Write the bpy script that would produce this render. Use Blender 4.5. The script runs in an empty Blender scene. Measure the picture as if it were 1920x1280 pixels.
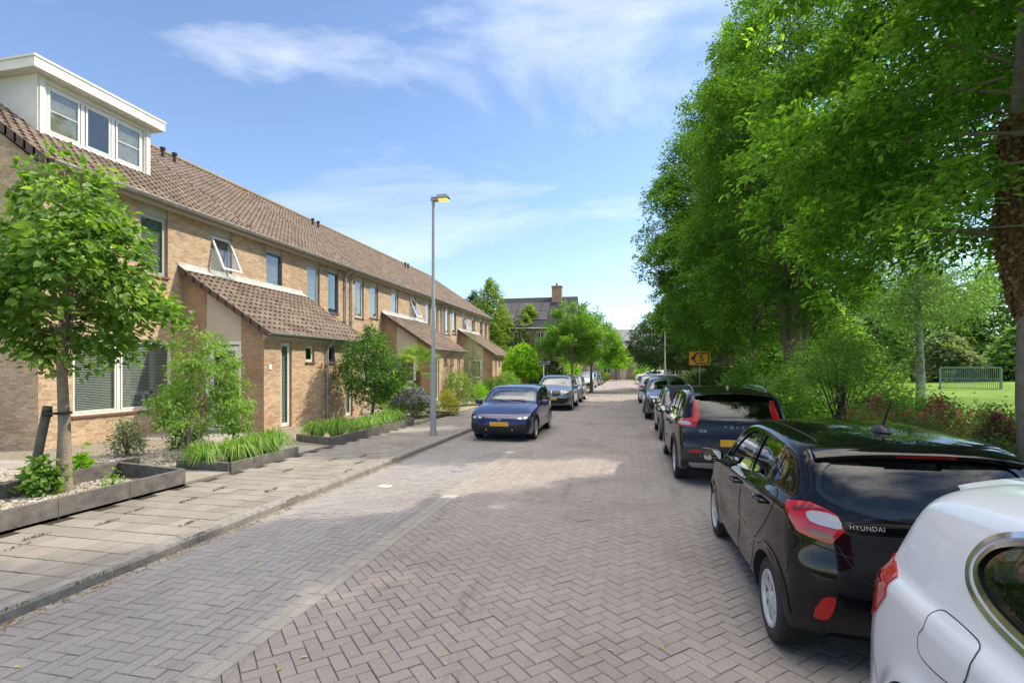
import bpy, bmesh, math, random
import numpy as np
from mathutils import Vector, Matrix
from mathutils.bvhtree import BVHTree
D=bpy.data; SC=bpy.context.scene; COL=SC.collection
R=math.radians
random.seed(7); RNG=np.random.default_rng(11)
# ---------------------------------------------------------------- camera, sky, sun, exposure
cd=D.cameras.new('camera'); cam=D.objects.new('camera',cd); COL.objects.link(cam); SC.camera=cam
cd.sensor_width=36; cd.lens=18.19; cd.shift_y=0.0255; cd.clip_start=0.05; cd.clip_end=2000
cam.location=(0,0,2.0); cam.rotation_euler=(R(90),0,R(12.5))
SUN=Vector((1,0.60,1.22)).normalized()
elev=math.asin(SUN.z); azim=math.atan2(SUN.x,SUN.y)
W=D.worlds.new('World'); SC.world=W; W.use_nodes=True
nt=W.node_tree; nt.nodes.clear()
def N(t,typ,**k):
    n=t.nodes.new(typ)
    for a,b in k.items():
        if a[0]=='_': n.inputs[int(a[1:]) if a[1:].isdigit() else a[1:].replace('_',' ')].default_value=b
        else: setattr(n,a,b)
    return n
out=N(nt,'ShaderNodeOutputWorld'); bg=N(nt,'ShaderNodeBackground',_1=0.11)
sky=N(nt,'ShaderNodeTexSky',sky_type='NISHITA',sun_disc=False,sun_elevation=elev,sun_rotation=azim,air_density=1.0,dust_density=0.3,ozone_density=4.5)
tc=N(nt,'ShaderNodeTexCoord'); mp=N(nt,'ShaderNodeMapping'); mp.inputs['Scale'].default_value=(1.0,1.6,3.2); mp.inputs['Location'].default_value=(0.35,0.2,0.1); mp.inputs['Rotation'].default_value=(0.1,0.35,0.3)
no=N(nt,'ShaderNodeTexNoise'); no.inputs['Scale'].default_value=1.55; no.inputs['Detail'].default_value=7; no.inputs['Roughness'].default_value=0.58; no.inputs['Distortion'].default_value=0.35
cr=N(nt,'ShaderNodeValToRGB'); cr.color_ramp.elements[0].position=0.54; cr.color_ramp.elements[1].position=0.86
cr.color_ramp.elements[0].color=(0,0,0,1); cr.color_ramp.elements[1].color=(.85,.85,.85,1)
mx=N(nt,'ShaderNodeMix',data_type='RGBA'); mx.inputs[7].default_value=(5.0,5.2,5.6,1)
L=nt.links.new
L(tc.outputs['Generated'],mp.inputs[0]); L(mp.outputs[0],no.inputs[0])
def bump(px,py,r0,r1,w,prev):
    th=R(12.5); u=(px-960)/970; v=(689-py)/970; d=Vector((-math.sin(th)+u*math.cos(th),math.cos(th)+u*math.sin(th),v)).normalized()
    q=N(nt,'ShaderNodeVectorMath',operation='DOT_PRODUCT'); q.inputs[1].default_value=d; L(nv_.outputs[0],q.inputs[0])
    s_=N(nt,'ShaderNodeMapRange',interpolation_type='SMOOTHSTEP'); s_.inputs[1].default_value=r0; s_.inputs[2].default_value=r1; s_.inputs[4].default_value=w; L(q.outputs['Value'],s_.inputs[0])
    a=N(nt,'ShaderNodeMath',operation='ADD'); L(prev,a.inputs[0]); L(s_.outputs[0],a.inputs[1]); return a.outputs[0]
nv_=N(nt,'ShaderNodeVectorMath',operation='NORMALIZE'); L(tc.outputs['Generated'],nv_.inputs[0])
cf=bump(1090,20,.985,1.0,.085,no.outputs[0]); cf=bump(900,75,.992,1.0,.05,cf); cf=bump(620,190,.965,1.0,.055,cf)
L(cf,cr.inputs[0]); L(cr.outputs[0],mx.inputs[0])
sg=N(nt,'ShaderNodeVectorMath',operation='MULTIPLY'); sg.inputs[1].default_value=(1.04,.95,.905); L(sky.outputs[0],sg.inputs[0]); L(sg.outputs[0],mx.inputs[6])
# bright cloud bank added at the zenith, out of view, for extra fill light
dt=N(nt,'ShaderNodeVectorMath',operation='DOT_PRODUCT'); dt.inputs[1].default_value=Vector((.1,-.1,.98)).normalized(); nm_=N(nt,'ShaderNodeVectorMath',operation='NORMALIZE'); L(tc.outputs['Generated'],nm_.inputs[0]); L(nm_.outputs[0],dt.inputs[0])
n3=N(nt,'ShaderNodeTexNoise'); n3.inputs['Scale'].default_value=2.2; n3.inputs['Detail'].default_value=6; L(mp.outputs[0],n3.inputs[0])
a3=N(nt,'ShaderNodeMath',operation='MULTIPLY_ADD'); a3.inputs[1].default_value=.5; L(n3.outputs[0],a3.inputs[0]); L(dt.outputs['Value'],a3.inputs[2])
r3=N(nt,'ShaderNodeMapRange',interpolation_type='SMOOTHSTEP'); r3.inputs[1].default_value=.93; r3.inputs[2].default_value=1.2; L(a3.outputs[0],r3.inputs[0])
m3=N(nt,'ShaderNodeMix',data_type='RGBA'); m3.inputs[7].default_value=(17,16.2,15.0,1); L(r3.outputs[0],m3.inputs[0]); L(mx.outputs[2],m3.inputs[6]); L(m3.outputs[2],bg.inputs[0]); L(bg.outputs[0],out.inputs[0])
sl=D.lights.new('sun','SUN'); sl.energy=2.35; sl.angle=R(0.7); sl.color=(1,.90,.74)
so=D.objects.new('sun',sl); COL.objects.link(so); so.rotation_euler=SUN.to_track_quat('Z','Y').to_euler(); so.location=(20,12,30)
SC.view_settings.view_transform='Standard'; SC.view_settings.look='None'; SC.view_settings.gamma=1; SC.view_settings.exposure=1.27
SC.cycles.max_bounces=8; SC.cycles.diffuse_bounces=4; SC.cycles.transparent_max_bounces=16
# ---------------------------------------------------------------- helpers
def props(o,label=None,cat=None,group=None,kind=None):
    if label:o['label']=label
    if cat:o['category']=cat
    if group:o['group']=group
    if kind:o['kind']=kind
    return o
def thing(name,loc,rz,label,cat,group=None):
    o=D.objects.new(name,None); COL.objects.link(o); o.location=loc; o.rotation_euler=(0,0,rz); o.empty_display_size=.2
    return props(o,label,cat,group)
def link(name,me,parent=None,loc=None):
    o=D.objects.new(name,me); COL.objects.link(o)
    if parent: o.parent=parent
    if loc: o.location=loc
    return o
def copy_tree(o,parent=None):
    c=o.copy(); COL.objects.link(c)
    if parent: c.parent=parent
    for ch in list(o.children): copy_tree(ch,c)
    return c
def npmesh(name,V,F,mats,attr=None,smooth=False,mi=None):
    V=np.asarray(V,dtype=np.float32); F=np.asarray(F,dtype=np.int32); k=F.shape[1]
    me=D.meshes.new(name); me.vertices.add(len(V)); me.vertices.foreach_set('co',V.ravel())
    me.loops.add(F.size); me.loops.foreach_set('vertex_index',F.ravel())
    me.polygons.add(len(F)); me.polygons.foreach_set('loop_start',np.arange(0,F.size,k,dtype=np.int32))
    try: me.polygons.foreach_set('loop_total',np.full(len(F),k,dtype=np.int32))
    except Exception: pass
    if mi is not None: me.polygons.foreach_set('material_index',np.asarray(mi,dtype=np.int32))
    me.polygons.foreach_set('use_smooth',np.full(len(F),smooth))
    me.update(calc_edges=True)
    if attr is not None:
        a=me.attributes.new('v','FLOAT','FACE'); a.data.foreach_set('value',np.asarray(attr,dtype=np.float32))
    for m in (mats if isinstance(mats,(list,tuple)) else [mats]): me.materials.append(m)
    return me
class MB:
    def __init__(s): s.v=[]; s.f=[]; s.m=[]
    def add(s,vs,fs,m=0):
        b=len(s.v); s.v+= [tuple(p) for p in vs]; s.f+=[tuple(b+i for i in f) for f in fs]; s.m+=[m]*len(fs); return s
    def box(s,a,b,m=0,bev=0):
        x0,y0,z0=[min(p,q) for p,q in zip(a,b)]; x1,y1,z1=[max(p,q) for p,q in zip(a,b)]
        if not bev:
            return s.add([(x0,y0,z0),(x1,y0,z0),(x1,y1,z0),(x0,y1,z0),(x0,y0,z1),(x1,y0,z1),(x1,y1,z1),(x0,y1,z1)],[(3,2,1,0),(4,5,6,7),(0,1,5,4),(1,2,6,5),(2,3,7,6),(3,0,4,7)],m)
        bm=bmesh.new(); bmesh.ops.create_cube(bm,size=1)
        for v in bm.verts: v.co=Vector(((x0+x1)/2+v.co.x*(x1-x0),(y0+y1)/2+v.co.y*(y1-y0),(z0+z1)/2+v.co.z*(z1-z0)))
        bmesh.ops.bevel(bm,geom=bm.edges[:],offset=bev,segments=2,affect='EDGES',profile=.6)
        bm.verts.index_update(); s.add([v.co[:] for v in bm.verts],[[v.index for v in f.verts] for f in bm.faces],m); bm.free(); return s
    def prism(s,poly,ax,lo,hi,m=0):
        # poly: 2D points; ax 'x','y','z' = extrusion axis
        def P(p,t): return {'x':(t,p[0],p[1]),'y':(p[0],t,p[1]),'z':(p[0],p[1],t)}[ax]
        n=len(poly); return s.add([P(p,lo) for p in poly]+[P(p,hi) for p in poly],[tuple(range(n))[::-1],tuple(range(n,2*n))]+[(i,(i+1)%n,n+(i+1)%n,n+i) for i in range(n)],m)
    def tube(s,pts,rad,n=8,m=0,cap=True):
        pts=[Vector(p) for p in pts]; k=len(pts)
        if not hasattr(rad,'__len__'): rad=[rad]*k
        vs=[];up=Vector((0,0,1)) 
        for i,p in enumerate(pts):
            d=(pts[min(i+1,k-1)]-pts[max(i-1,0)]).normalized()
            a=d.cross(Vector((0.31,0.95,0.02)) if abs(d.z)>.8 else up).normalized(); b=d.cross(a)
            for j in range(n):
                t=2*math.pi*j/n; vs.append(p+(a*math.cos(t)+b*math.sin(t))*rad[i])
        fs=[(i*n+j,i*n+(j+1)%n,(i+1)*n+(j+1)%n,(i+1)*n+j) for i in range(k-1) for j in range(n)]
        if cap: fs+=[tuple(range(n))[::-1],tuple((k-1)*n+j for j in range(n))]
        return s.add(vs,fs,m)
    def lathe(s,prof,n=32,m=0,axis='x',c=(0,0,0)):
        vs=[]
        for (r,h) in prof:
            for j in range(n):
                t=2*math.pi*j/n; a,b=r*math.cos(t),r*math.sin(t)
                vs.append({'x':(c[0]+h,c[1]+a,c[2]+b),'y':(c[0]+a,c[1]+h,c[2]+b),'z':(c[0]+a,c[1]+b,c[2]+h)}[axis])
        k=len(prof); return s.add(vs,[(i*n+j,i*n+(j+1)%n,(i+1)*n+(j+1)%n,(i+1)*n+j) for i in range(k-1) for j in range(n)],m)
    def mesh(s,name,mats,smooth=False,org=(0,0,0),flip=False,uv=True):
        V=[(p[0]-org[0],p[1]-org[1],p[2]-org[2]) for p in s.v]; F=[f[::-1] for f in s.f] if flip else s.f
        me=D.meshes.new(name); me.from_pydata(V,[],F); 
        for m in (mats if isinstance(mats,(list,tuple)) else [mats]): me.materials.append(m)
        me.polygons.foreach_set('material_index',s.m)
        if smooth: me.polygons.foreach_set('use_smooth',[True]*len(F)); me.set_sharp_from_angle(angle=R(smooth if smooth is not True else 40))
        me.update()
        if uv:
            u=me.uv_layers.new(name='UVMap'); co=[v.co for v in me.vertices]
            for p in me.polygons:
                n=p.normal; ax=max(range(3),key=lambda i:abs(n[i]))
                for li in p.loop_indices:
                    c=co[me.loops[li].vertex_index]
                    u.data[li].uv=(c.y,c.z) if ax==0 else ((c.x,c.z) if ax==1 else (c.x,c.y))
        return me
    def build(s,name,mats,parent=None,smooth=False,org=None,flip=False):
        me=s.mesh(name,mats,smooth,org or (0,0,0),flip); return link(name,me,parent,org)
# ---------------------------------------------------------------- materials
def mat(name,col=(.5,.5,.5),rough=.6,metal=0,coat=0,spec=.5,var=0,vscale=8,bump=0,bscale=60,emit=None,estr=0,col2=None,alpha=None):
    m=D.materials.new(name); m.use_nodes=True; t=m.node_tree; p=t.nodes['Principled BSDF']; Lk=t.links.new
    p.inputs['Base Color'].default_value=(*col,1); p.inputs['Roughness'].default_value=rough; p.inputs['Metallic'].default_value=metal
    p.inputs['Coat Weight'].default_value=coat; p.inputs['Coat Roughness'].default_value=.03; p.inputs['Specular IOR Level'].default_value=spec
    if emit: p.inputs['Emission Color'].default_value=(*emit,1); p.inputs['Emission Strength'].default_value=estr
    if var or col2 or bump:
        tc=N(t,'ShaderNodeTexCoord')
    if var or col2:
        n=N(t,'ShaderNodeTexNoise',_Scale=vscale,_Detail=8.,_Roughness=.62); Lk(tc.outputs['Object'],n.inputs[0])
        r=N(t,'ShaderNodeValToRGB'); r.color_ramp.elements[0].position=.33; r.color_ramp.elements[1].position=.68
        c2=col2 or tuple(min(1,c*(1+var)) for c in col); c1=col if col2 else tuple(c*(1-var) for c in col)
        r.color_ramp.elements[0].color=(*c1,1); r.color_ramp.elements[1].color=(*c2,1)
        Lk(n.outputs[0],r.inputs[0]); Lk(r.outputs[0],p.inputs['Base Color'])
    if bump:
        n=N(t,'ShaderNodeTexNoise',_Scale=bscale,_Detail=6.); Lk(tc.outputs['Object'],n.inputs[0])
        b=N(t,'ShaderNodeBump',_Strength=bump,_Distance=.02); Lk(n.outputs[0],b.inputs['Height']); Lk(b.outputs[0],p.inputs['Normal'])
    return m
def vmat(name,cols,rough=.85,nscale=30,namp=.35,bump=.3,spec=.3,big=0,bigcol=None,dirt=None):
    """per-face random colour from attribute v, with fine grain noise and large stains"""
    m=D.materials.new(name); m.use_nodes=True; t=m.node_tree; p=t.nodes['Principled BSDF']; Lk=t.links.new
    a=N(t,'ShaderNodeAttribute',attribute_name='v'); r=N(t,'ShaderNodeValToRGB')
    e=r.color_ramp.elements
    while len(e)<len(cols): e.new(.5)
    for i,c in enumerate(cols): e[i].position=i/(len(cols)-1); e[i].color=(*c,1)
    Lk(a.outputs['Fac'],r.inputs[0]); tc=N(t,'ShaderNodeTexCoord')
    n=N(t,'ShaderNodeTexNoise',_Scale=nscale,_Detail=8.,_Roughness=.7); Lk(tc.outputs['Object'],n.inputs[0])
    mr=N(t,'ShaderNodeMapRange'); mr.inputs[1].default_value=.3; mr.inputs[2].default_value=.7; mr.inputs[3].default_value=1-namp; mr.inputs[4].default_value=1+namp; Lk(n.outputs[0],mr.inputs[0])
    mu=N(t,'ShaderNodeVectorMath',operation='SCALE'); Lk(r.outputs[0],mu.inputs[0]); Lk(mr.outputs[0],mu.inputs[3])
    last=mu.outputs[0]
    if big:
        n2=N(t,'ShaderNodeTexNoise',_Scale=big,_Detail=5.,_Roughness=.6); Lk(tc.outputs['Object'],n2.inputs[0])
        r2=N(t,'ShaderNodeValToRGB'); r2.color_ramp.elements[0].position=.48; r2.color_ramp.elements[1].position=.75; Lk(n2.outputs[0],r2.inputs[0])
        mx=N(t,'ShaderNodeMix',data_type='RGBA',blend_type='MULTIPLY'); mx.inputs[7].default_value=(*bigcol,1); Lk(r2.outputs[0],mx.inputs[0]); Lk(last,mx.inputs[6]); last=mx.outputs[2]
    Lk(last,p.inputs['Base Color']); p.inputs['Roughness'].default_value=rough; p.inputs['Specular IOR Level'].default_value=spec
    if dirt:
        n4=N(t,'ShaderNodeTexNoise',_Scale=dirt[0],_Detail=9.,_Roughness=.75,_Distortion=.6); Lk(tc.outputs['Object'],n4.inputs[0]); mp4=N(t,'ShaderNodeMapping'); mp4.inputs['Scale'].default_value=(1.6,.35,1); Lk(tc.outputs['Object'],mp4.inputs[0]); Lk(mp4.outputs[0],n4.inputs[0])
        r4=N(t,'ShaderNodeValToRGB'); r4.color_ramp.elements[0].position=.56; r4.color_ramp.elements[1].position=.70; Lk(n4.outputs[0],r4.inputs[0])
        x4=N(t,'ShaderNodeMix',data_type='RGBA',blend_type='MULTIPLY'); x4.inputs[7].default_value=(*dirt[1],1); Lk(r4.outputs[0],x4.inputs[0]); Lk(last,x4.inputs[6]); Lk(x4.outputs[2],p.inputs['Base Color'])
    if bump:
        b=N(t,'ShaderNodeBump',_Strength=bump,_Distance=.01); Lk(n.outputs[0],b.inputs['Height']); Lk(b.outputs[0],p.inputs['Normal'])
    return m
def leafmat(name,cols,trans=.35,rough=.5):
    m=D.materials.new(name); m.use_nodes=True; t=m.node_tree; p=t.nodes['Principled BSDF']; Lk=t.links.new; o=t.nodes['Material Output']
    a=N(t,'ShaderNodeAttribute',attribute_name='v'); r=N(t,'ShaderNodeValToRGB'); e=r.color_ramp.elements
    while len(e)<len(cols): e.new(.5)
    for i,c in enumerate(cols): e[i].position=i/(len(cols)-1); e[i].color=(*c,1)
    Lk(a.outputs['Fac'],r.inputs[0]); Lk(r.outputs[0],p.inputs['Base Color']); p.inputs['Roughness'].default_value=rough; p.inputs['Specular IOR Level'].default_value=.35
    tr=N(t,'ShaderNodeBsdfTranslucent'); mu=N(t,'ShaderNodeMix',data_type='RGBA',blend_type='MULTIPLY'); mu.inputs[0].default_value=1; mu.inputs[7].default_value=(1.65,1.8,.62,1)
    Lk(r.outputs[0],mu.inputs[6]); Lk(mu.outputs[2],tr.inputs[0])
    mx=N(t,'ShaderNodeMixShader',_0=trans); Lk(p.outputs[0],mx.inputs[1]); Lk(tr.outputs[0],mx.inputs[2]); Lk(mx.outputs[0],o.inputs[0])
    return m
def glassmat(name,tint=(.5,.55,.55),k=1.5,base=.05,gcol=(1,1,1)):
    m=D.materials.new(name); m.use_nodes=True; t=m.node_tree; Lk=t.links.new; o=t.nodes['Material Output']; t.nodes.remove(t.nodes['Principled BSDF'])
    tr=N(t,'ShaderNodeBsdfTransparent'); tr.inputs[0].default_value=(*tint,1); g=N(t,'ShaderNodeBsdfGlossy'); g.inputs['Roughness'].default_value=0.01; g.inputs[0].default_value=(*gcol,1)
    f=N(t,'ShaderNodeFresnel',_IOR=1.5); ma=N(t,'ShaderNodeMath',operation='MULTIPLY_ADD',use_clamp=True); ma.inputs[1].default_value=k; ma.inputs[2].default_value=base
    # same reflectance seen from either side of the sheet
    ge=N(t,'ShaderNodeNewGeometry'); vm=N(t,'ShaderNodeVectorMath',operation='DOT_PRODUCT'); Lk(ge.outputs['Incoming'],vm.inputs[0]); Lk(ge.outputs['Normal'],vm.inputs[1])
    ab=N(t,'ShaderNodeMath',operation='ABSOLUTE'); Lk(vm.outputs['Value'],ab.inputs[0]); om=N(t,'ShaderNodeMath',operation='SUBTRACT'); om.inputs[0].default_value=1; Lk(ab.outputs[0],om.inputs[1])
    pw=N(t,'ShaderNodeMath',operation='POWER'); Lk(om.outputs[0],pw.inputs[0]); pw.inputs[1].default_value=4.
    Lk(pw.outputs[0],ma.inputs[0]); mx=N(t,'ShaderNodeMixShader'); Lk(ma.outputs[0],mx.inputs[0]); Lk(tr.outputs[0],mx.inputs[1]); Lk(g.outputs[0],mx.inputs[2]); Lk(mx.outputs[0],o.inputs[0])
    return m
def brickmat(name,c1,c2,mortar,bw=.215,rh=.0625,stain=(.75,.7,.68)):
    m=D.materials.new(name); m.use_nodes=True; t=m.node_tree; p=t.nodes['Principled BSDF']; Lk=t.links.new
    uv=N(t,'ShaderNodeTexCoord'); b=N(t,'ShaderNodeTexBrick',offset=.5)
    b.inputs['Color1'].default_value=(*c1,1); b.inputs['Color2'].default_value=(*c2,1); b.inputs['Mortar'].default_value=(*mortar,1)
    b.inputs['Scale'].default_value=1; b.inputs['Mortar Size'].default_value=.006; b.inputs['Mortar Smooth'].default_value=.3; b.inputs['Brick Width'].default_value=bw; b.inputs['Row Height'].default_value=rh; b.inputs['Bias'].default_value=-.1
    Lk(uv.outputs['UV'],b.inputs[0])
    n=N(t,'ShaderNodeTexNoise',_Scale=16.,_Detail=6.,_Roughness=.7); Lk(uv.outputs['UV'],n.inputs[0])
    mr=N(t,'ShaderNodeMapRange'); mr.inputs[1].default_value=.3; mr.inputs[2].default_value=.7; mr.inputs[3].default_value=.72; mr.inputs[4].default_value=1.25; Lk(n.outputs[0],mr.inputs[0])
    mu=N(t,'ShaderNodeVectorMath',operation='SCALE'); Lk(b.outputs[0],mu.inputs[0]); Lk(mr.outputs[0],mu.inputs[3])
    n2=N(t,'ShaderNodeTexNoise',_Scale=.9,_Detail=6.,_Roughness=.65); Lk(uv.outputs['UV'],n2.inputs[0]); r2=N(t,'ShaderNodeValToRGB'); r2.color_ramp.elements[0].position=.45; r2.color_ramp.elements[1].position=.72; Lk(n2.outputs[0],r2.inputs[0])
    mx=N(t,'ShaderNodeMix',data_type='RGBA',blend_type='MULTIPLY'); mx.inputs[7].default_value=(*stain,1); Lk(r2.outputs[0],mx.inputs[0]); Lk(mu.outputs[0],mx.inputs[6]); Lk(mx.outputs[2],p.inputs['Base Color'])
    p.inputs['Roughness'].default_value=.9; p.inputs['Specular IOR Level'].default_value=.2
    iv=N(t,'ShaderNodeMath',operation='SUBTRACT'); iv.inputs[0].default_value=1; Lk(b.outputs['Fac'],iv.inputs[1])
    ad=N(t,'ShaderNodeMath',operation='MULTIPLY_ADD'); Lk(n.outputs[0],ad.inputs[0]); ad.inputs[1].default_value=.6; Lk(iv.outputs[0],ad.inputs[2])
    bp=N(t,'ShaderNodeBump',_Strength=.7,_Distance=.006); Lk(ad.outputs[0],bp.inputs['Height']); Lk(bp.outputs[0],p.inputs['Normal'])
    return m
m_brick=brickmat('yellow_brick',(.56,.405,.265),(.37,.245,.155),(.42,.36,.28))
m_brickr=brickmat('red_shade_brick',(.40,.265,.165),(.32,.20,.125),(.33,.26,.19))  # red brick; on window reveals it puts their shade into the colour
m_brickfar=brickmat('far_brick',(.36,.24,.18),(.30,.19,.14),(.35,.28,.22))
m_white=mat('white_frame',(.72,.71,.67),.45,var=.06,vscale=3)
m_cream=mat('cream_panel',(.50,.43,.34),.6,var=.05,vscale=2)
m_trim=mat('beige_trim',(.42,.39,.33),.6,var=.08,vscale=4)
m_blue=mat('blue_frame',(.02,.06,.16),.4)
m_greyfr=mat('grey_frame',(.42,.42,.38),.5)
m_dormer=mat('dormer_white',(.62,.58,.53),.6,col2=(.70,.68,.64),vscale=2.5)
m_zinc=mat('zinc',(.35,.35,.34),.5,metal=.4,var=.15,vscale=5)
m_sill=mat('brown_sill',(.16,.085,.06),.5,var=.2)
m_lead=mat('lead_flashing',(.42,.41,.40),.6,var=.25,vscale=6)
m_tile=vmat('roof_tile',[(.115,.085,.065),(.15,.112,.086),(.185,.14,.108)],.85,25,.3,.3,big=1.2,bigcol=(.6,.6,.55))
m_ridge=vmat('ridge_tile',[(.22,.16,.09),(.26,.2,.1)],.9,20,.4,.3)
m_verge=mat('verge_tile',(.10,.065,.05),.8,var=.25)
m_dark=mat('dark_interior',(.02,.02,.02),.9)
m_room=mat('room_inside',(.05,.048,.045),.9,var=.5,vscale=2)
m_blind=mat('blind',(.62,.62,.60),.5)
m_glass=glassmat('window_glass',(.8,.84,.82),1.3,.07)
m_black=mat('black_plastic',(.015,.015,.016),.45,bump=.05,bscale=200)
m_curtain=mat('curtain',(.42,.37,.31),.9,var=.25,vscale=6)
m_conc=mat('concrete_edging',(.075,.069,.066),.9,col2=(.17,.152,.135),vscale=7,bump=.5,bscale=70)
m_kerb=mat('kerb_stone',(.15,.14,.13),.9,col2=(.26,.24,.22),vscale=9,bump=.5,bscale=60)
m_bark=mat('bark',(.13,.10,.075),.95,col2=(.24,.20,.155),vscale=14,bump=1,bscale=28)
m_bark2=mat('pale_bark',(.30,.24,.17),.9,col2=(.19,.16,.12),vscale=9,bump=.8,bscale=35)
m_twig=mat('twig',(.07,.05,.035),.9)
m_metal=mat('galvanised',(.36,.37,.38),.5,metal=.6,var=.15,vscale=6)
# ================================================================ GROUND
def terr(x): return 0.0 if x<5 else min(.9,(x-5)*.028)
def sheet(name,xs,y0,y1,m,zf,label=None,ny=2):
    V=[];F=[]
    ys=[y0+(y1-y0)*j/(ny-1) for j in range(ny)]
    for y in ys:
        for x in xs: V.append((x,y,zf(x)))
    n=len(xs)
    for j in range(ny-1):
        for i in range(n-1): a=j*n+i; F.append((a,a+1,a+n+1,a+n))
    return link(name,npmesh(name,V,F,m))
def grassmat(name,cols,sc):
    m=D.materials.new(name); m.use_nodes=True; t=m.node_tree; p=t.nodes['Principled BSDF']; Lk=t.links.new; tc=N(t,'ShaderNodeTexCoord')
    n=N(t,'ShaderNodeTexNoise',_Scale=sc,_Detail=10.,_Roughness=.75); Lk(tc.outputs['Object'],n.inputs[0]); r=N(t,'ShaderNodeValToRGB'); e=r.color_ramp.elements
    while len(e)<len(cols): e.new(.5)
    for i,c in enumerate(cols): e[i].position=.3+.4*i/(len(cols)-1); e[i].color=(*c,1)
    Lk(n.outputs[0],r.inputs[0]); Lk(r.outputs[0],p.inputs['Base Color']); p.inputs['Roughness'].default_value=.9; p.inputs['Specular IOR Level'].default_value=.1
    n2=N(t,'ShaderNodeTexNoise',_Scale=18.,_Detail=8.,_Roughness=.8); Lk(tc.outputs['Object'],n2.inputs[0]); b=N(t,'ShaderNodeBump',_Strength=.9,_Distance=.08); Lk(n2.outputs[0],b.inputs['Height']); Lk(b.outputs[0],p.inputs['Normal'])
    return m
m_lawn=grassmat('lawn',[(.075,.13,.02),(.12,.21,.03),(.17,.26,.05),(.24,.27,.10)],.35)
m_soil=grassmat('soil_ground',[(.05,.045,.03),(.08,.07,.04),(.05,.08,.02)],3.)
m_joint=grassmat('joint_sand',[(.045,.05,.02),(.075,.07,.05),(.06,.055,.045),(.10,.09,.07)],2.2)
xs=[-400,-60,-30,-14]+[3.2,5,8,12,16,20,24,28,32,37.1,60,400]
g=sheet('ground',xs,-60,600,m_lawn,lambda x:terr(x)-.03,ny=2); props(g,kind='structure')
g=sheet('road',[-5.0,3.05],-8,90,m_joint,lambda x:-.009); props(g,kind='structure')
def brickset(rects,gap=.0025,bev=.0035,top=0.,h=.012,jit=.0011):
    """rects: array cx,cy,hx,hy,ang -> verts, faces, per-face random"""
    r=np.asarray(rects,dtype=float); n=len(r)
    c=np.cos(r[:,4]); s=np.sin(r[:,4]); hx=r[:,2]-gap; hy=r[:,3]-gap
    V=np.zeros((n,8,3)); tz=top+RNG.normal(0,jit,n)
    sx=[-1,1,1,-1]; sy=[-1,-1,1,1]
    for k in range(4):
        for l,(b,z) in enumerate(((bev,tz),(0,tz-bev-.002))):
            x=sx[k]*(hx-b); y=sy[k]*(hy-b)
            V[:,l*4+k,0]=r[:,0]+x*c-y*s; V[:,l*4+k,1]=r[:,1]+x*s+y*c; V[:,l*4+k,2]=z+ (sx[k]*.0006+sy[k]*.0004)*RNG.normal(0,1,n)
    base=(np.arange(n)*8)[:,None,None]
    f=np.array([[0,1,2,3],[4,5,1,0],[5,6,2,1],[6,7,3,2],[7,4,0,3]])[None]+base
    rv=np.repeat(RNG.random(n),5)
    return V.reshape(-1,3),f.reshape(-1,4),rv
m_paver=vmat('paver',[(.262,.232,.216),(.272,.24,.222),(.282,.25,.23),(.295,.262,.24)],.9,170,.6,.8,big=.5,bigcol=(.72,.71,.69),dirt=(1.1,(.66,.65,.60)))
m_paver2=vmat('parking_paver',[(.228,.213,.207),(.245,.228,.22),(.262,.244,.234)],.9,150,.5,.7,dirt=(.9,(.70,.68,.62)),big=.5,bigcol=(.78,.77,.76))
m_gutter=vmat('gutter_brick',[(.248,.229,.205),(.282,.262,.233)],.9,120,.35,.5,big=.7,bigcol=(.8,.8,.78))
m_slab=vmat('pavement_slab',[(.19,.172,.152),(.215,.195,.172),(.245,.225,.20),(.21,.185,.16)],.92,90,.4,.6,big=.6,bigcol=(.72,.72,.68))
def herring(w,ang,inside,box):
    ca,sa=math.cos(ang),math.sin(ang); x0,x1,y0,y1=box
    cs=[(x*ca+y*sa,-x*sa+y*ca) for x in (x0,x1) for y in (y0,y1)]
    i0=int(min(c[0] for c in cs)/w)-4; i1=int(max(c[0] for c in cs)/w)+4; j0=int(min(c[1] for c in cs)/w)-4; j1=int(max(c[1] for c in cs)/w)+4
    J,I=np.meshgrid(np.arange(j0,j1),np.arange(i0,i1),indexing='ij')
    out=[]
    for msk,dx,dy,hx,hy in (((I-J)%4==0,1,.5,1,.5),((I-J-3)%4==0,.5,1,.5,1)):
        a=(I[msk]+dx)*w; b=(J[msk]+dy)*w
        X=a*ca-b*sa; Y=a*sa+b*ca; k=inside(X,Y); n=k.sum()
        out.append(np.stack([X[k],Y[k],np.full(n,hx*w),np.full(n,hy*w),np.full(n,ang)],1))
    return np.concatenate(out)
r=herring(.106,R(45),lambda X,Y:(X>-2.68)&(X<2.95)&(Y>-1)&(Y<88),(-2.6,3,-1,88))
V,F,rv=brickset(r); o=link('carriageway',npmesh('carriageway',V,F,m_paver,rv)); props(o,kind='structure')
r=herring(.106,0,lambda X,Y:(X<-2.72)&(X>-4.78)&(Y>-1)&(Y<60),(-4.8,-2.7,-1,60))
V,F,rv=brickset(r); o=link('parking_strip',npmesh('parking_strip',V,F,m_paver2,rv)); props(o,kind='structure')
rr=[]
for X in (-2.735,-2.63,-4.71):
    y=-1
    while y<80: rr.append((X,y+.105,.0525,.105,0)); y+=.212
y=-1
while y<85: rr.append((2.86,y+.05,.105,.0525,0)); y+=.107
V,F,rv=brickset(rr,top=.005); o=link('gutter_rows',npmesh('gutter_rows',V,F,m_gutter,rv)); props(o,kind='structure')
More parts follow.
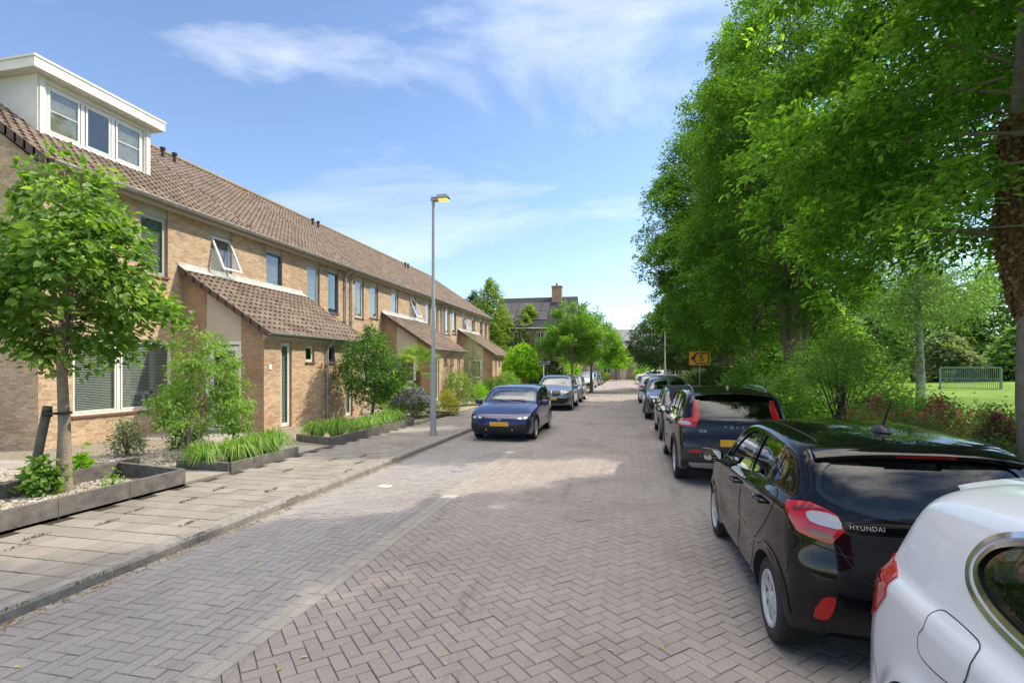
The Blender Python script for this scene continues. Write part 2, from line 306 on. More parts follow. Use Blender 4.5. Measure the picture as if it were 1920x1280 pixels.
# small pale numbered-bay stones set in the strip
V,F,rv=brickset([(-3.98,8.05,.11,.105,0),(-2.68,7.6,.12,.1,0),(-2.68,11.9,.12,.1,0)],top=.009,jit=0)
o=link('bay_marker_stones',npmesh('bay_marker_stones',V,F,mat('pale_stone',(.42,.40,.36),.85,var=.2),rv)); props(o,kind='structure')
# kerbs: chamfered concrete stones a metre long
def kerb(name,xa,xb,y0,y1,top,face):
    mb=MB(); y=y0
    while y<y1:
        a,b=(xa,xb); ch=.03
        poly=[(a,-.05),(b,-.05),(b,top-(ch if face>0 else 0)),(b-(.02 if face>0 else 0),top),(a+(.02 if face<0 else 0),top),(a,top-(ch if face<0 else 0))]
        mb.prism(poly,'y',y+.003,y+.997); y+=1
    o=mb.build(name,m_kerb); props(o,kind='structure')
kerb('left_kerb',-4.92,-4.77,-2,60,.105,1); kerb('right_kerb',2.97,3.10,-2,85,.09,-1)
# pavement slabs (half bond)
rr=[];k=0
y=-2
while y<50:
    x=-6.96+(.15 if k%2 else 0)
    while x<-4.95:
        a=max(x,-6.96); b=min(x+.3,-4.93)
        if b-a>.05: rr.append(((a+b)/2,y+.15,(b-a)/2,.15,0))
        x+=.3
    y+=.3;k+=1
V,F,rv=brickset(rr,gap=.006,bev=.004,top=.10,jit=.0012); o=link('pavement',npmesh('pavement',V,F,m_slab,rv)); props(o,kind='structure')
g=sheet('pavement_bed',[-7.0,-4.9],-4,50,m_joint,lambda x:.088); props(g,kind='structure')
m_bed=grassmat('garden_gravel_ground',[(.20,.17,.13),(.30,.26,.20),(.40,.35,.28)],14.)
mb=MB(); mb.box((-14,-4,-.1),(-6.965,50,.13)); g=mb.build('front_gardens',m_bed); props(g,kind='structure')
g=sheet('land_behind',[-60,-14],-4,60,m_soil,lambda x:.05); props(g,kind='structure')
g=sheet('side_verge',[3.1,5.2,8.5],-4,85,m_soil,lambda x:terr(x)+.02); props(g,kind='structure')
# garden path slabs to the doors
m_path=vmat('path_slab',[(.23,.215,.19),(.26,.24,.21),(.29,.27,.24)],.9,60,.25,.3,big=1.,bigcol=(.8,.8,.78))
rr=[]
for (xa,xb,ya,yb,sz) in ((-12.95,-10.0,11.0,12.85,.4),(-10.0,-7.0,10.05,11.0,.4),(-8.1,-7.0,7.0,8.0,.3),(-12.9,-8.1,7.3,8.0,.4),(-10.2,-7,25,26,.4),(-12.9,-10,24.2,25.8,.4)):
    x=xa
    while x<xb-.01:
        y=ya
        while y<yb-.01:
            a=min(x+sz,xb);b=min(y+sz,yb); rr.append(((x+a)/2,(y+b)/2,(a-x)/2,(b-y)/2,0)); y+=sz
        x+=sz
V,F,rv=brickset(rr,gap=.002,bev=.002,top=.137,jit=.001); o=link('garden_paths',npmesh('garden_paths',V,F,m_path,rv)); props(o,kind='structure')
# concrete edging bands of the planting beds
def edging(label,pts,h,th=.07,z=.09):
    mb=MB()
    for (x0,y0),(x1,y1) in zip(pts[:-1],pts[1:]):
        d=Vector((x1-x0,y1-y0)); Ln=d.length; d/=Ln; n=Vector((-d.y,d.x))*th/2; k=max(1,round(Ln)); 
        for i in range(k):
            a=Vector((x0,y0))+d*(Ln*i/k+(.003 if i else -th/2*0)); b=Vector((x0,y0))+d*(Ln*(i+1)/k-.003)
            mb.prism([tuple(a-n),tuple(b-n),tuple(b+n),tuple(a+n)],'z',z,z+h)
    p=pts[0]; o=mb.build('planter_edging',m_conc,org=(p[0],p[1],0)); props(o,label,'garden edging','concrete edgings of the front gardens'); return o
edging('low grey concrete edging in front of the staked linden bed, nearest the camera',[(-7.0,3.2),(-7.0,7.02),(-8.62,7.3),(-8.62,3.0)],.27)
edging('straight concrete band behind the staked linden bed, below the big window',[(-9.1,3.0),(-9.1,8.1)],.2)
edging('short concrete planter holding three grass clumps in the sun',[(-8.1,8.0),(-6.98,8.0),(-6.98,9.95)],.2)
edging('long concrete planter edging with grass clumps beneath the round dense shrub',[(-8.2,11.7),(-7.0,11.25),(-6.98,16.2),(-8.0,17.2)],.22)
edging('small edging stones beside the yellow shrub',[(-7.0,18.3),(-7.0,19.6),(-8.0,19.9)],.16)
# gravel stones
def stones(name,boxes,n,z,label,s0=.012,s1=.03):
    ar=np.array([(b[1]-b[0])*(b[3]-b[2]) for b in boxes]); pick=RNG.choice(len(boxes),n,p=ar/ar.sum()); B=np.array(boxes)[pick]
    c=np.stack([B[:,0]+RNG.random(n)*(B[:,1]-B[:,0]),B[:,2]+RNG.random(n)*(B[:,3]-B[:,2]),np.full(n,z)],1)
    oc=np.array([(1,0,0),(0,1,0),(-1,0,0),(0,-1,0),(0,0,1),(0,0,-1)],float); s=RNG.uniform(s0,s1,(n,1,1)); 
    a=RNG.random(n)*6.28; ca,sa=np.cos(a)[:,None],np.sin(a)[:,None]
    P=oc[None]*s*RNG.uniform(.6,1.2,(n,6,3)); X=P[...,0]*ca-P[...,1]*sa; Y=P[...,0]*sa+P[...,1]*ca
    V=np.stack([X,Y,P[...,2]*.7],2)+c[:,None,:]
    f=np.array([(0,1,4),(1,2,4),(2,3,4),(3,0,4)])[None]+(np.arange(n)*6)[:,None,None]
    m=vmat(name+'_mat',[(.22,.19,.16),(.38,.34,.29),(.5,.46,.4),(.30,.22,.17)],.8,20,.2,0)
    o=link(name,npmesh(name,V.reshape(-1,3),f.reshape(-1,3),m,np.repeat(RNG.random(n),4))); props(o,label,'gravel',kind='stuff')
stones('gravel',[(-8.58,-7.05,3.2,7.0),(-12.9,-9.15,3.5,7.3),(-10.6,-8.2,8.1,10.0)],16000,.142,'pale pebbles spread over the garden beds')
# ================================================================ HOUSES
def wall_holes(mb,x,y0,y1,z0,z1,holes,m=1,rev=.13,tint=0):
    """front wall in plane x=const; holes (ya,yb,za,zb), reveals go back; y multiplied by m afterwards"""
    ys=sorted({y0,y1,*[h[0] for h in holes],*[h[1] for h in holes]}); zs=sorted({z0,z1,*[h[2] for h in holes],*[h[3] for h in holes]})
    for a,b in zip(ys[:-1],ys[1:]):
        for c,d in zip(zs[:-1],zs[1:]):
            if any(h[0]<=a+1e-6 and b<=h[1]+1e-6 and h[2]<=c+1e-6 and d<=h[3]+1e-6 for h in holes): continue
            mb.add([(x,a,c),(x,b,c),(x,b,d),(x,a,d)],[(0,1,2,3)])
    for (a,b,c,d) in holes:
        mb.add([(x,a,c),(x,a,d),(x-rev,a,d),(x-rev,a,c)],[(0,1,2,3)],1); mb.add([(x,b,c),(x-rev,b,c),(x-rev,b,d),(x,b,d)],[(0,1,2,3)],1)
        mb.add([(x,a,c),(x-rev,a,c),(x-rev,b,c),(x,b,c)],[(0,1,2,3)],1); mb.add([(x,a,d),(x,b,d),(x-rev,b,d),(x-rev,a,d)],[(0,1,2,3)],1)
def mirror(mb,m):
    if m<0: mb.v=[(p[0],-p[1],p[2]) for p in mb.v]; mb.f=[f[::-1] for f in mb.f]
    return mb
def window(par,x,ya,yb,za,zb,m,fm,mull=(),transom=None,blind=True,fw=.055,open_=False,sill=True,rev=.13,lowmull=None,curt=False):
    """frame in plane x (set back), panes, blinds, dark lining"""
    X=x-rev+.045; f=MB()
    f.box((X-.05,ya+.002,za+.002),(X,ya+fw,zb-.002)); f.box((X-.05,yb-fw,za+.002),(X,yb-.002,zb-.002))
    f.box((X-.05,ya+fw,za+.002),(X,yb-fw,za+fw)); f.box((X-.05,ya+fw,zb-fw),(X,yb-fw,zb-.002))
    ed=[ya]+list(mull)+[yb]
    for q in mull: f.box((X-.05,q-fw*.6,za+fw),(X+.004,q+fw*.6,zb-fw))
    if transom: f.box((X-.05,ya+fw,transom-.03),(X+.003,yb-fw,transom+.03))
    if not open_:
        for a,b in zip(ed[:-1],ed[1:]):   # sash
            s=fw*.9; a2=a+fw;b2=b-fw
            f.box((X-.02,a2,za+fw),(X+.012,a2+s*.7,zb-fw)); f.box((X-.02,b2-s*.7,za+fw),(X+.012,b2,zb-fw)); f.box((X-.02,a2+s*.7,za+fw),(X+.011,b2-s*.7,za+fw+s*.7)); f.box((X-.02,a2+s*.7,zb-fw-s*.7),(X+.011,b2-s*.7,zb-fw))
    fo=mirror(f,m).build('window',fm,par)
    p=MB()
    if not open_: p.box((X-.012,ya+fw,za+fw),(X-.006,yb-fw,zb-fw))
    else:
        # top-hung sash swung outward
        t=R(open_); Hh=zb-za-2*fw; 
        def pt(y,s,o=0): return (X+math.sin(t)*s+math.cos(t)*o+.02, y, zb-fw-math.cos(t)*s+math.sin(t)*o)
        sh=MB(); y0,y1=ya+.03,yb-.03
        def bar(ya_,yb_,s0,s1): 
            vs=[pt(ya_,s0,-.02),pt(yb_,s0,-.02),pt(yb_,s1,-.02),pt(ya_,s1,-.02),pt(ya_,s0,.03),pt(yb_,s0,.03),pt(yb_,s1,.03),pt(ya_,s1,.03)]
            sh.add(vs,[(0,1,2,3),(7,6,5,4),(4,5,1,0),(5,6,2,1),(6,7,3,2),(7,4,0,3)])
        bar(y0,y0+.06,0,Hh);bar(y1-.06,y1,0,Hh);bar(y0+.06,y1-.06,0,.06);bar(y0+.06,y1-.06,Hh-.06,Hh)
        s_=mirror(sh,m).build('open_sash',m_white,fo)
        p.add([pt(y0+.06,.06),pt(y1-.06,.06),pt(y1-.06,Hh-.06),pt(y0+.06,Hh-.06)],[(0,1,2,3)])
    mirror(p,m).build('pane',m_glass,fo)
    if blind:
        b=MB(); z=za+fw+.03
        while z<zb-fw-.01:
            b.add([(X-.075,ya+fw,z),(X-.075,yb-fw,z),(X-.045,yb-fw,z-.026),(X-.045,ya+fw,z-.026)],[(0,1,2,3)]); z+=.042
        mirror(b,m).build('blind',m_blind,fo)
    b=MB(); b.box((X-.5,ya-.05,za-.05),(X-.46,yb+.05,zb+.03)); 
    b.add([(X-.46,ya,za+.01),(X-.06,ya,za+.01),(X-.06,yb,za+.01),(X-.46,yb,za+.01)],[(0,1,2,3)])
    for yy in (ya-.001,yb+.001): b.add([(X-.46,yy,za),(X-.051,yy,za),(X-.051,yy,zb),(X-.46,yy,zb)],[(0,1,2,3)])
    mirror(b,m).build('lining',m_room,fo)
    if curt:
        b=MB()
        for (a,bb) in ((ya+fw,ya+fw+.25*(yb-ya)),(yb-fw-.22*(yb-ya),yb-fw)):
            n=14; P=[(X-.16+.025*math.sin(i*1.9),a+(bb-a)*i/n) for i in range(n+1)]
            for (x1,y1),(x2,y2) in zip(P[:-1],P[1:]): b.add([(x1,y1,za+fw),(x2,y2,za+fw),(x2,y2,zb-fw),(x1,y1,zb-fw)],[(0,1,2,3)])
        mirror(b,m).build('curtain',m_curtain,fo)
    if sill:
        b=MB(); b.box((x-rev+.046,ya-.03,za-.06),(x+.05,yb+.03,za-.003),bev=.008); mirror(b,m).build('sill',m_sill,fo)
    return fo
def tile_sheet(name,xa,za,xb,zb,y0,y1,m,tw=.235,gauge=.30,amp=.030,res=8):
    """tiles between eave (xa,za) and ridge (xb,zb), y0..y1"""
    Ls=math.hypot(xb-xa,zb-za); nu=max(1,round((y1-y0)/tw)); nv=max(1,round(Ls/gauge)); tw=(y1-y0)/nu
    dx,dz=(xb-xa)/Ls,(zb-za)/Ls; nx,nz=-dz,dx
    if nz<0:nx,nz=-nx,-nz
    u=np.arange(nu*res+1)/res; fr=u-np.floor(u+1e-9)
    prof=np.where(fr<.45,np.sin(fr/.45*np.pi)*amp,-.25*amp*np.sin((fr-.45)/.55*np.pi))
    rows=[];VV=[];FF=[];n=len(u)
    for j in range(nv):
        for (s,h) in ((j*Ls/nv-.03,.034),(j*Ls/nv-.03,.012),((j+1)*Ls/nv-.03,.006)):
            pass
    F=[];att=[]
    jit=RNG.normal(0,.003,(nv,nu+1))
    for j in range(nv):
        s0=j*Ls/nv-.02; s1=(j+1)*Ls/nv
        hj=np.repeat(jit[j],res)[:n]
        for (s,h,fl) in ((s0,-.012,0),(s0,.034,1),(s1,.004,1)):
            pj=np.roll(prof[:-1],(res//2)*(j%2)); pj=np.r_[pj,pj[0]]; hh=h+pj+hj*(fl); VV.append(np.stack([xa+dx*s+nx*hh,(y0+u*tw)*1.0,za+dz*s+nz*hh],1))
        b=j*3*n; i=np.arange(n-1)
        for k in (0,1):
            F.append(np.stack([b+k*n+i,b+k*n+i+1,b+(k+1)*n+i+1,b+(k+1)*n+i],1)); rv=RNG.random(nu); att.append(np.repeat(rv,res)[:n-1]) if k==0 else att.append(att[-1])
    V=np.concatenate(VV);F=np.concatenate(F); 
    if m<0: V[:,1]*=-1
    me=npmesh(name,V,F,m_tile,np.concatenate(att)); me.polygons.foreach_set('use_smooth',np.full(len(F),True)); me.set_sharp_from_angle(angle=R(50)); return me
GZ=.17; WX=-13.0
EX,EZ,RX,RZ=.4,6.5,-6.0,10.83
def house(yc,m,width,label,idx,wfr,openw=False,dormer=False,gable=False,far=False):
    t=thing('terraced_house',(WX,yc,GZ),0,label,'house','houses of the brick terrace')
    wy=width
    w=MB(); holes=[(.85,1.75,4.81,6.38),(3.35,4.25,4.43,6.38),(4.9,5.75,4.3,6.38),(3.17,6.0,.66,2.6)]
    wall_holes(w,0,0,wy,-.1,6.46,holes,rev=.13)
    # gables, rear wall
    gp=[(-.004,-.1),(-.004,6.46),(RX,RZ-.17),(-12.4,6.46),(-12.4,-.1)]
    if gable: w.prism(gp,'y',wy-.25,wy-.003)
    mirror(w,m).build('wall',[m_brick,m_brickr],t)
    w=MB(); w.box((-12.65,0,-.1),(-12.405,wy,6.4)); mirror(w,m).build('rear_wall',m_brick,t)
    # main roof
    tl=link('roof',tile_sheet('roof',EX,EZ,RX,RZ,0,wy+(.12 if gable else 0),m),t)
    rb=MB(); rb.add([(EX-.05,0,EZ-.09),(EX-.05,wy,EZ-.09),(RX,wy,RZ-.05),(RX,0,RZ-.05),(-12.8,wy,EZ-.09),(-12.8,0,EZ-.09)],[(0,1,2,3),(3,2,4,5)]); mirror(rb,m).build('roof_deck',m_verge,tl)
    rg=MB(); y=0
    while y<wy:
        P=[(RX+.15*math.cos(a),RZ+.0+.13*math.sin(a)) for a in [R(-10+20*i) for i in range(11)]]; e=min(y+.42,wy)
        for (a,b),(c,d) in zip(P[:-1],P[1:]): rg.add([(a,y,b),(a,e,b+.012),(c,e,d+.012),(c,y,d)],[(0,1,2,3)])
        y+=.42
    mirror(rg,m).build('ridge',m_ridge,tl)
    if gable:
        v=MB(); Ls=math.hypot(RX-EX,RZ-EZ); n=int(Ls/.335)
        for i in range(n):
            a=i/n;b=(i+1)/n+.01; x0,z0,x1,z1=EX+(RX-EX)*a,EZ+(RZ-EZ)*a,EX+(RX-EX)*b,EZ+(RZ-EZ)*b
            v.prism([(x0,z0-.17),(x1,z1-.19),(x1,z1+.035),(x0,z0+.05)],'y',wy+.11,wy+.15)
        mirror(v,m).build('verge',m_verge,tl)
    # eaves: soffit board, gutter
    s=MB(); s.box((0.003,0,6.38),(.34,wy,6.44)); s.box((.30,0,6.38),(.345,wy,6.50)); so_=mirror(s,m).build('soffit',m_trim,t)
    gcur=MB(); P=[(.41+.075*math.cos(a),6.49+.075*math.sin(a)) for a in [R(180+18*i) for i in range(11)]]
    for (a,b),(c,d) in zip(P[:-1],P[1:]): gcur.add([(a,0,b),(a,wy,b),(c,wy,d),(c,0,d)],[(0,1,2,3)])
    gcur.tube([(.487,0,6.49),(.487,wy,6.49)],.011,6)
    for yy in np.arange(.3,wy,.8): gcur.box((.335,yy-.012,6.40),(.49,yy+.012,6.412))
    mirror(gcur,m).build('gutter',m_zinc,t)
    if not (gable and m<0):
        dp=MB(); yy=wy-.27; dp.tube([(.4,yy,6.44),(.36,yy,6.36),(.10,yy,6.16),(.08,yy,6.0),(.08,yy,0)],.045,10)
        for zz in (5.6,4,2.4,.8): dp.box((0,yy-.06,zz),(.135,yy+.06,zz+.035))
        mirror(dp,m).build('downpipe',m_zinc,t,smooth=True)
    # upper windows: cream panel above each frame
    for (a,b,c,d) in holes[:3]: pn=MB(); pn.box((-.10,a+.002,6.12),(-.05,b-.002,6.38)); mirror(pn,m).build('panel',m_trim,t)
    fr=wfr
    window(t,0,.85,1.75,4.81,6.12,m,fr[0],open_=24 if openw else False,blind=True)
    window(t,0,3.35,4.25,4.43,6.12,m,fr[1],blind=True,fw=.07)
    window(t,0,4.9,5.75,4.3,6.12,m,fr[2],blind=(idx%2==0),curt=True)
    window(t,0,3.17,6.0,.66,2.6,m,m_white,mull=(4.78,) ,blind=True,fw=.065,curt=False)
    # ---- porch half
    PX,PY=2.8,2.85
    w=MB(); wall_holes(w,PX,0,PY,-.1,2.62,[(1.58,2.1,.0,2.62),(.38,.86,2.02,2.55)],rev=.12)
    slope=lambda x: 4.80+(2.83-4.80)*(x/3.05)-.10
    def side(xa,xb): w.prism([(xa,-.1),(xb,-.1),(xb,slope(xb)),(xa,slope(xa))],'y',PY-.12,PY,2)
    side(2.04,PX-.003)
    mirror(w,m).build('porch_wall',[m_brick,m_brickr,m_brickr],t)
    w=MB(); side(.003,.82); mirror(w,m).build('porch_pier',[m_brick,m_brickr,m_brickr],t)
    p=MB(); p.prism([(.82,2.60),(2.04,2.60),(2.04,slope(2.04)),(.82,slope(.82))],'y',PY-.08,PY-.03); mirror(p,m).build('door_panel',m_cream,t)
    p=MB(); p.box((.82,PY-.1,0),(.90,PY-.02,2.6)); p.box((1.96,PY-.1,0),(2.04,PY-.02,2.6)); p.box((.9,PY-.1,2.5),(1.96,PY-.02,2.6)); p.box((.9,PY-.1,-.02),(1.96,PY-.02,.06))
    dr=mirror(p,m).build('door',m_greyfr if idx else m_white,t)
    p=MB()
    for (a,b,c,d) in ((.93,1.93,.1,.25),(.93,1.93,1.0,1.13),(.93,1.93,2.33,2.46),(.93,1.06,.25,2.33),(1.8,1.93,.25,2.33)): p.box((a,PY-.085,c),(b,PY-.035,d))
    for z in (.5,.75): p.box((1.06,PY-.08,z),(1.8,PY-.04,z+.03))
    mirror(p,m).build('leaf',m_greyfr if idx%2 else m_white,dr)
    p=MB(); p.box((1.06,PY-.065,.25),(1.8,PY-.06,2.33)); mirror(p,m).build('pane',m_glass,dr)
    p=MB(); p.box((.9,PY-.35,0),(1.96,PY-.33,2.5)); mirror(p,m).build('lining',m_room,dr)
    p=MB(); p.tube([(1.86,PY-.03,1.1),(1.86,PY+.03,1.1),(1.76,PY+.035,1.1)],.011,8); mirror(p,m).build('handle',m_metal,dr)
    p=MB(); p.box((.7,PY,-.12),(2.2,PY+.5,-.03)); mirror(p,m).build('doorstep',m_conc,t)
    window(t,PX,1.58,2.1,0.02,2.6,m,m_white,blind=True,rev=.12,sill=False,fw=.07)
    window(t,PX,.38,.86,2.02,2.55,m,(m_white if m<0 else fr[0]),blind=False,rev=.12,fw=.05)
    p=MB(); p.box((PX-.02,0,2.62),(PX+.04,PY+.02,2.80)); p.box((PX+.04,0,2.70),(3.0,PY+.05,2.76)); mirror(p,m).build('fascia',m_trim,t)
    pr=link('porch_roof',tile_sheet('porch_roof',3.07,2.83,.02,4.80,0,PY+.14,m),t)
    v=MB(); n=11
    for i in range(n):
        a=i/n;b=(i+1)/n+.012; x0,z0,x1,z1=3.07-3.05*a,2.83+1.97*a,3.07-3.05*b,2.83+1.97*b
        v.prism([(x0,z0-.13),(x1,z1-.15),(x1,z1+.035),(x0,z0+.05)],'y',PY+.13,PY+.165)
    mirror(v,m).build('verge',m_verge,pr)
    v=MB(); v.add([(.02,0,4.72),(.02,PY+.1,4.72),(3.05,PY+.1,2.76),(3.05,0,2.76)],[(0,1,2,3)]); mirror(v,m).build('roof_deck',m_verge,pr)
    v=MB(); v.add([(.004,0,4.97),(.004,PY+.17,4.97),(.03,PY+.17,4.87),(.26,PY+.17,4.715),(.26,0,4.715),(.03,0,4.87)],[(0,1,2,5),(5,2,3,4)]); 
    mirror(v,m).build('flashing',m_lead,pr)
    v=MB(); P=[(3.11+.06*math.cos(a),2.83+.06*math.sin(a)) for a in [R(180+18*i) for i in range(11)]]
    for (a,b),(c,d) in zip(P[:-1],P[1:]): v.add([(a,0,b),(a,PY+.16,b),(c,PY+.16,d),(c,0,d)],[(0,1,2,3)])
    v.tube([(3.17,0,2.83),(3.17,PY+.16,2.83)],.01,6); mirror(v,m).build('gutter',m_zinc,pr)
    if m>0:
        v=MB(); v.tube([(3.11,.28,2.78),(3.08,.28,2.68),(2.89,.28,2.5),(2.87,.28,2.4),(2.87,.28,0)],.04,10)
        for zz in (1.9,.9): v.box((2.8,.22,zz),(2.925,.34,zz+.035))
        mirror(v,m).build('downpipe',m_zinc,t,smooth=True)
    # roof vents
    for (sx,sy) in ((.84,1.2),) if idx in (1,2,4) else ():
        x=EX+(RX-EX)*sx; z=EZ+(RZ-EZ)*sx
        for dy in (0,.55):
            v=MB(); v.tube([(x,sy+dy,z-.1),(x,sy+dy,z+.33),(x,sy+dy,z+.331),(x,sy+dy,z+.42)],[.06,.06,.10,.10],10); mirror(v,m).build('vent_pipe',m_black,tl)
    if dormer:
        dm=MB(); x=-1.4; ya,yb=2.65,5.76; zb_,zt=7.62,9.2
        # cheeks and box with window band opening
        wall_holes(dm,x,ya,yb,zb_,zt,[(ya+.18,yb-.18,zb_+.16,zt-.14)],rev=.1)
        for y in (ya,yb): dm.add([(x,y,zb_),(x,y,zt),(-4.6,y,zt),(-4.6,y,9.9),(x-.3,y,zb_)][:3]+[(-4.1,y,zt)],[(0,1,2,3)])
        d_=mirror(dm,m).build('dormer',[m_dormer,m_dormer],t)
        c=MB()
        for y,s in ((ya,-1),(yb,1)): c.box((x+.005,y-.02*s,zb_-.02),(x+.03,y-.14*s,zt)); 
        c.prism([(x+.0,zb_-.25),(x+.0,zt),(-4.2,zt)],'y',yb+.003,yb+.02); c.prism([(x+.0,zb_-.25),(x+.0,zt),(-4.2,zt)],'y',ya-.02,ya-.003)
        c.box((x-.05,ya-.01,zb_-.12),(x+.035,yb+.01,zb_-.003)); mirror(c,m).build('cladding',m_dormer,d_)
        c=MB(); c.box((-4.6,ya-.28,zt+.001),(x+.28,yb+.28,zt+.29)); c.box((-4.6,ya-.30,zt+.25),(x+.30,yb+.30,zt+.31)); mirror(c,m).build('flat_roof',m_dormer,d_)
        wd=window(d_,x,ya+.18,yb-.18,zb_+.16,zt-.14,m,m_white,mull=(ya+1.13,ya+1.98),blind=False,fw=.08,rev=.1,sill=False)
        for (a,b) in ((ya+.28,ya+1.02),(ya+2.1,yb-.28)):
            cc=MB(); cc.box((x-.095,a,zb_+.25),(x-.090,b,zt-.24)); mirror(cc,m).build('roller_shade',m_curtain,wd)
            cc=MB(); cc.box((x-.058,a,8.42),(x-.05,b,8.44)); mirror(cc,m).build('glazing_bar',m_white,wd)
    return t
lab=['end terrace house with the white dormer and gable wall, nearest the camera','terrace house right of the first porch with blue upper window frames and twin roof vents',
 'terrace house left of the second porch, behind the palm and the purple flowers','terrace house right of the second porch, behind the lamp post',
 'terrace house left of the third porch, behind the silvery olive tree','farthest terrace house, at the far end of the brick row']
fr=[(m_white,m_greyfr,m_white),(m_blue,m_greyfr,m_blue),(m_white,m_greyfr,m_white),(m_white,m_greyfr,m_white),(m_white,m_greyfr,m_white),(m_white,m_greyfr,m_white)]
PC=[15.85,28.85,41.85]
for i in range(6):
    m=-1 if i%2==0 else 1; yc=PC[i//2]; wd=6.74 if i==0 else 6.5
    house(yc,m,wd-(.0),lab[i],i,fr[i],openw=(i in (0,3,4)),dormer=(i==0),gable=(i in (0,5)),far=i>2)
# orange wall lamp
mb=MB(); mb.lathe([(0,.13),(.05,.12),(.085,.07),(.09,.03),(.07,0),(.0,0)],16,0,'x',(-13+.0,12.35,4.0)); o=mb.build('wall_lamp',[mat('orange_dome',(.75,.22,.03),.35)],smooth=60,org=(-13,12.35,4.0)); props(o,'round orange alarm beacon on the brick wall under the first porch roof line','alarm beacon')
# house number plate
mb=MB(); mb.box((-10.197,13.2,1.95),(-10.18,13.32,2.1),bev=.003); o=mb.build('number_plate',m_white,org=(-10.19,13.26,2.0)); props(o,'small white number plate at the corner of the first porch','number plate')
# ================================================================ CARS
def paint(name,col,metal=.0,rough=.3,coat=1.0):
    m=mat(name,col,rough,metal,coat,spec=0 if max(col)<.02 else .4); return m
c_black=paint('paint_black',(.003,.003,.004),0,.5); c_navyblack=paint('paint_blue_black',(.004,.004,.007),0,.5)
c_white=paint('paint_white',(.62,.63,.67),0,.3); c_blue=paint('paint_blue',(.010,.013,.085),.45,.3); c_grey=paint('paint_grey',(.22,.25,.30),.6,.3)
c_dark=paint('paint_anthracite',(.10,.115,.145),.6,.3); c_silver=paint('paint_silver',(.42,.42,.42),.7,.3); c_choc=paint('paint_dark_grey',(.03,.028,.03),.3,.3); c_lblue=paint('paint_pale_blue',(.45,.50,.54),.4,.3)
m_tyre=mat('tyre_rubber',(.018,.018,.019),.75,bump=.3,bscale=90); m_rim=mat('alloy',(.42,.42,.43),.35,metal=.7,coat=.5); m_cap=mat('hubcap_silver',(.50,.50,.51),.4,metal=.35,coat=.5)
m_cavity=mat('car_inner',(.012,.012,.013),.9); m_seat=mat('seat_cloth',(.02,.02,.022),.85,bump=.2,bscale=150); m_fleece=mat('orange_fleece',(.42,.13,.05),.95,var=.4,vscale=70,bump=1,bscale=120)
m_cglass=glassmat('car_glass',(.68,.73,.70),1.6,.06); m_privacy=glassmat('dark_glass',(.15,.17,.17),1.6,.06)
m_windsc=glassmat('windscreen_glass',(.45,.5,.48),2.2,.09)
m_red=mat('tail_red',(.36,.004,.007),.15,coat=1,spec=.2); m_redd=mat('tail_dark_red',(.12,.002,.004),.15,coat=1); m_lens=mat('lens_clear',(.40,.37,.37),.15,metal=.3,coat=1); m_hl=mat('headlamp',(.32,.34,.37),.12,metal=.7,coat=1); m_bright=mat('lamp_reflector',(.5,.52,.55),.25,metal=.6,coat=1)
m_chrome=mat('chrome',(.62,.65,.70),.12,metal=1); m_grille=mat('grille_black',(.008,.008,.009),.4); m_plate=mat('plate_yellow',(.62,.33,.02),.4); m_gloss=mat('gloss_black',(.006,.006,.007),.12,coat=1)
m_skid=mat('skid_grey',(.35,.35,.36),.4,metal=.5); m_softtop=mat('soft_top_cloth',(.012,.013,.022),.95,bump=.3,bscale=200); m_seam=mat('shut_line',(.004,.004,.004),.9); m_mirror=mat('mirror_glass',(.8,.8,.82),.02,metal=1)
def catmull(P,n,closed=False):
    P=np.array(P,float); k=len(P); out=[]
    seg=k if closed else k-1
    for i in range(seg):
        p0=P[(i-1)%k] if (closed or i>0) else 2*P[0]-P[1]; p1=P[i]; p2=P[(i+1)%k]; p3=P[(i+2)%k] if (closed or i+2<k) else 2*P[-1]-P[-2]
        # centripetal-ish: limit tangents
        d=np.linalg.norm(p2-p1); t1=(p2-p0)/(np.linalg.norm(p2-p1)+np.linalg.norm(p1-p0)+1e-9)*d; t2=(p3-p1)/(np.linalg.norm(p3-p2)+np.linalg.norm(p2-p1)+1e-9)*d
        for j in range(n):
            t=j/n; out.append((2*t**3-3*t**2+1)*p1+(t**3-2*t**2+t)*t1+(-2*t**3+3*t**2)*p2+(t**3-t**2)*t2)
    if not closed: out.append(P[-1])
    return np.array(out)
def resample(P,n):
    Q=np.vstack([P,P[:1]]); s=np.r_[0,np.cumsum(np.linalg.norm(np.diff(Q,axis=0),axis=1))]; t=np.linspace(0,s[-1],n,endpoint=False)
    return np.stack([np.interp(t,s,Q[:,i]) for i in range(2)],1)
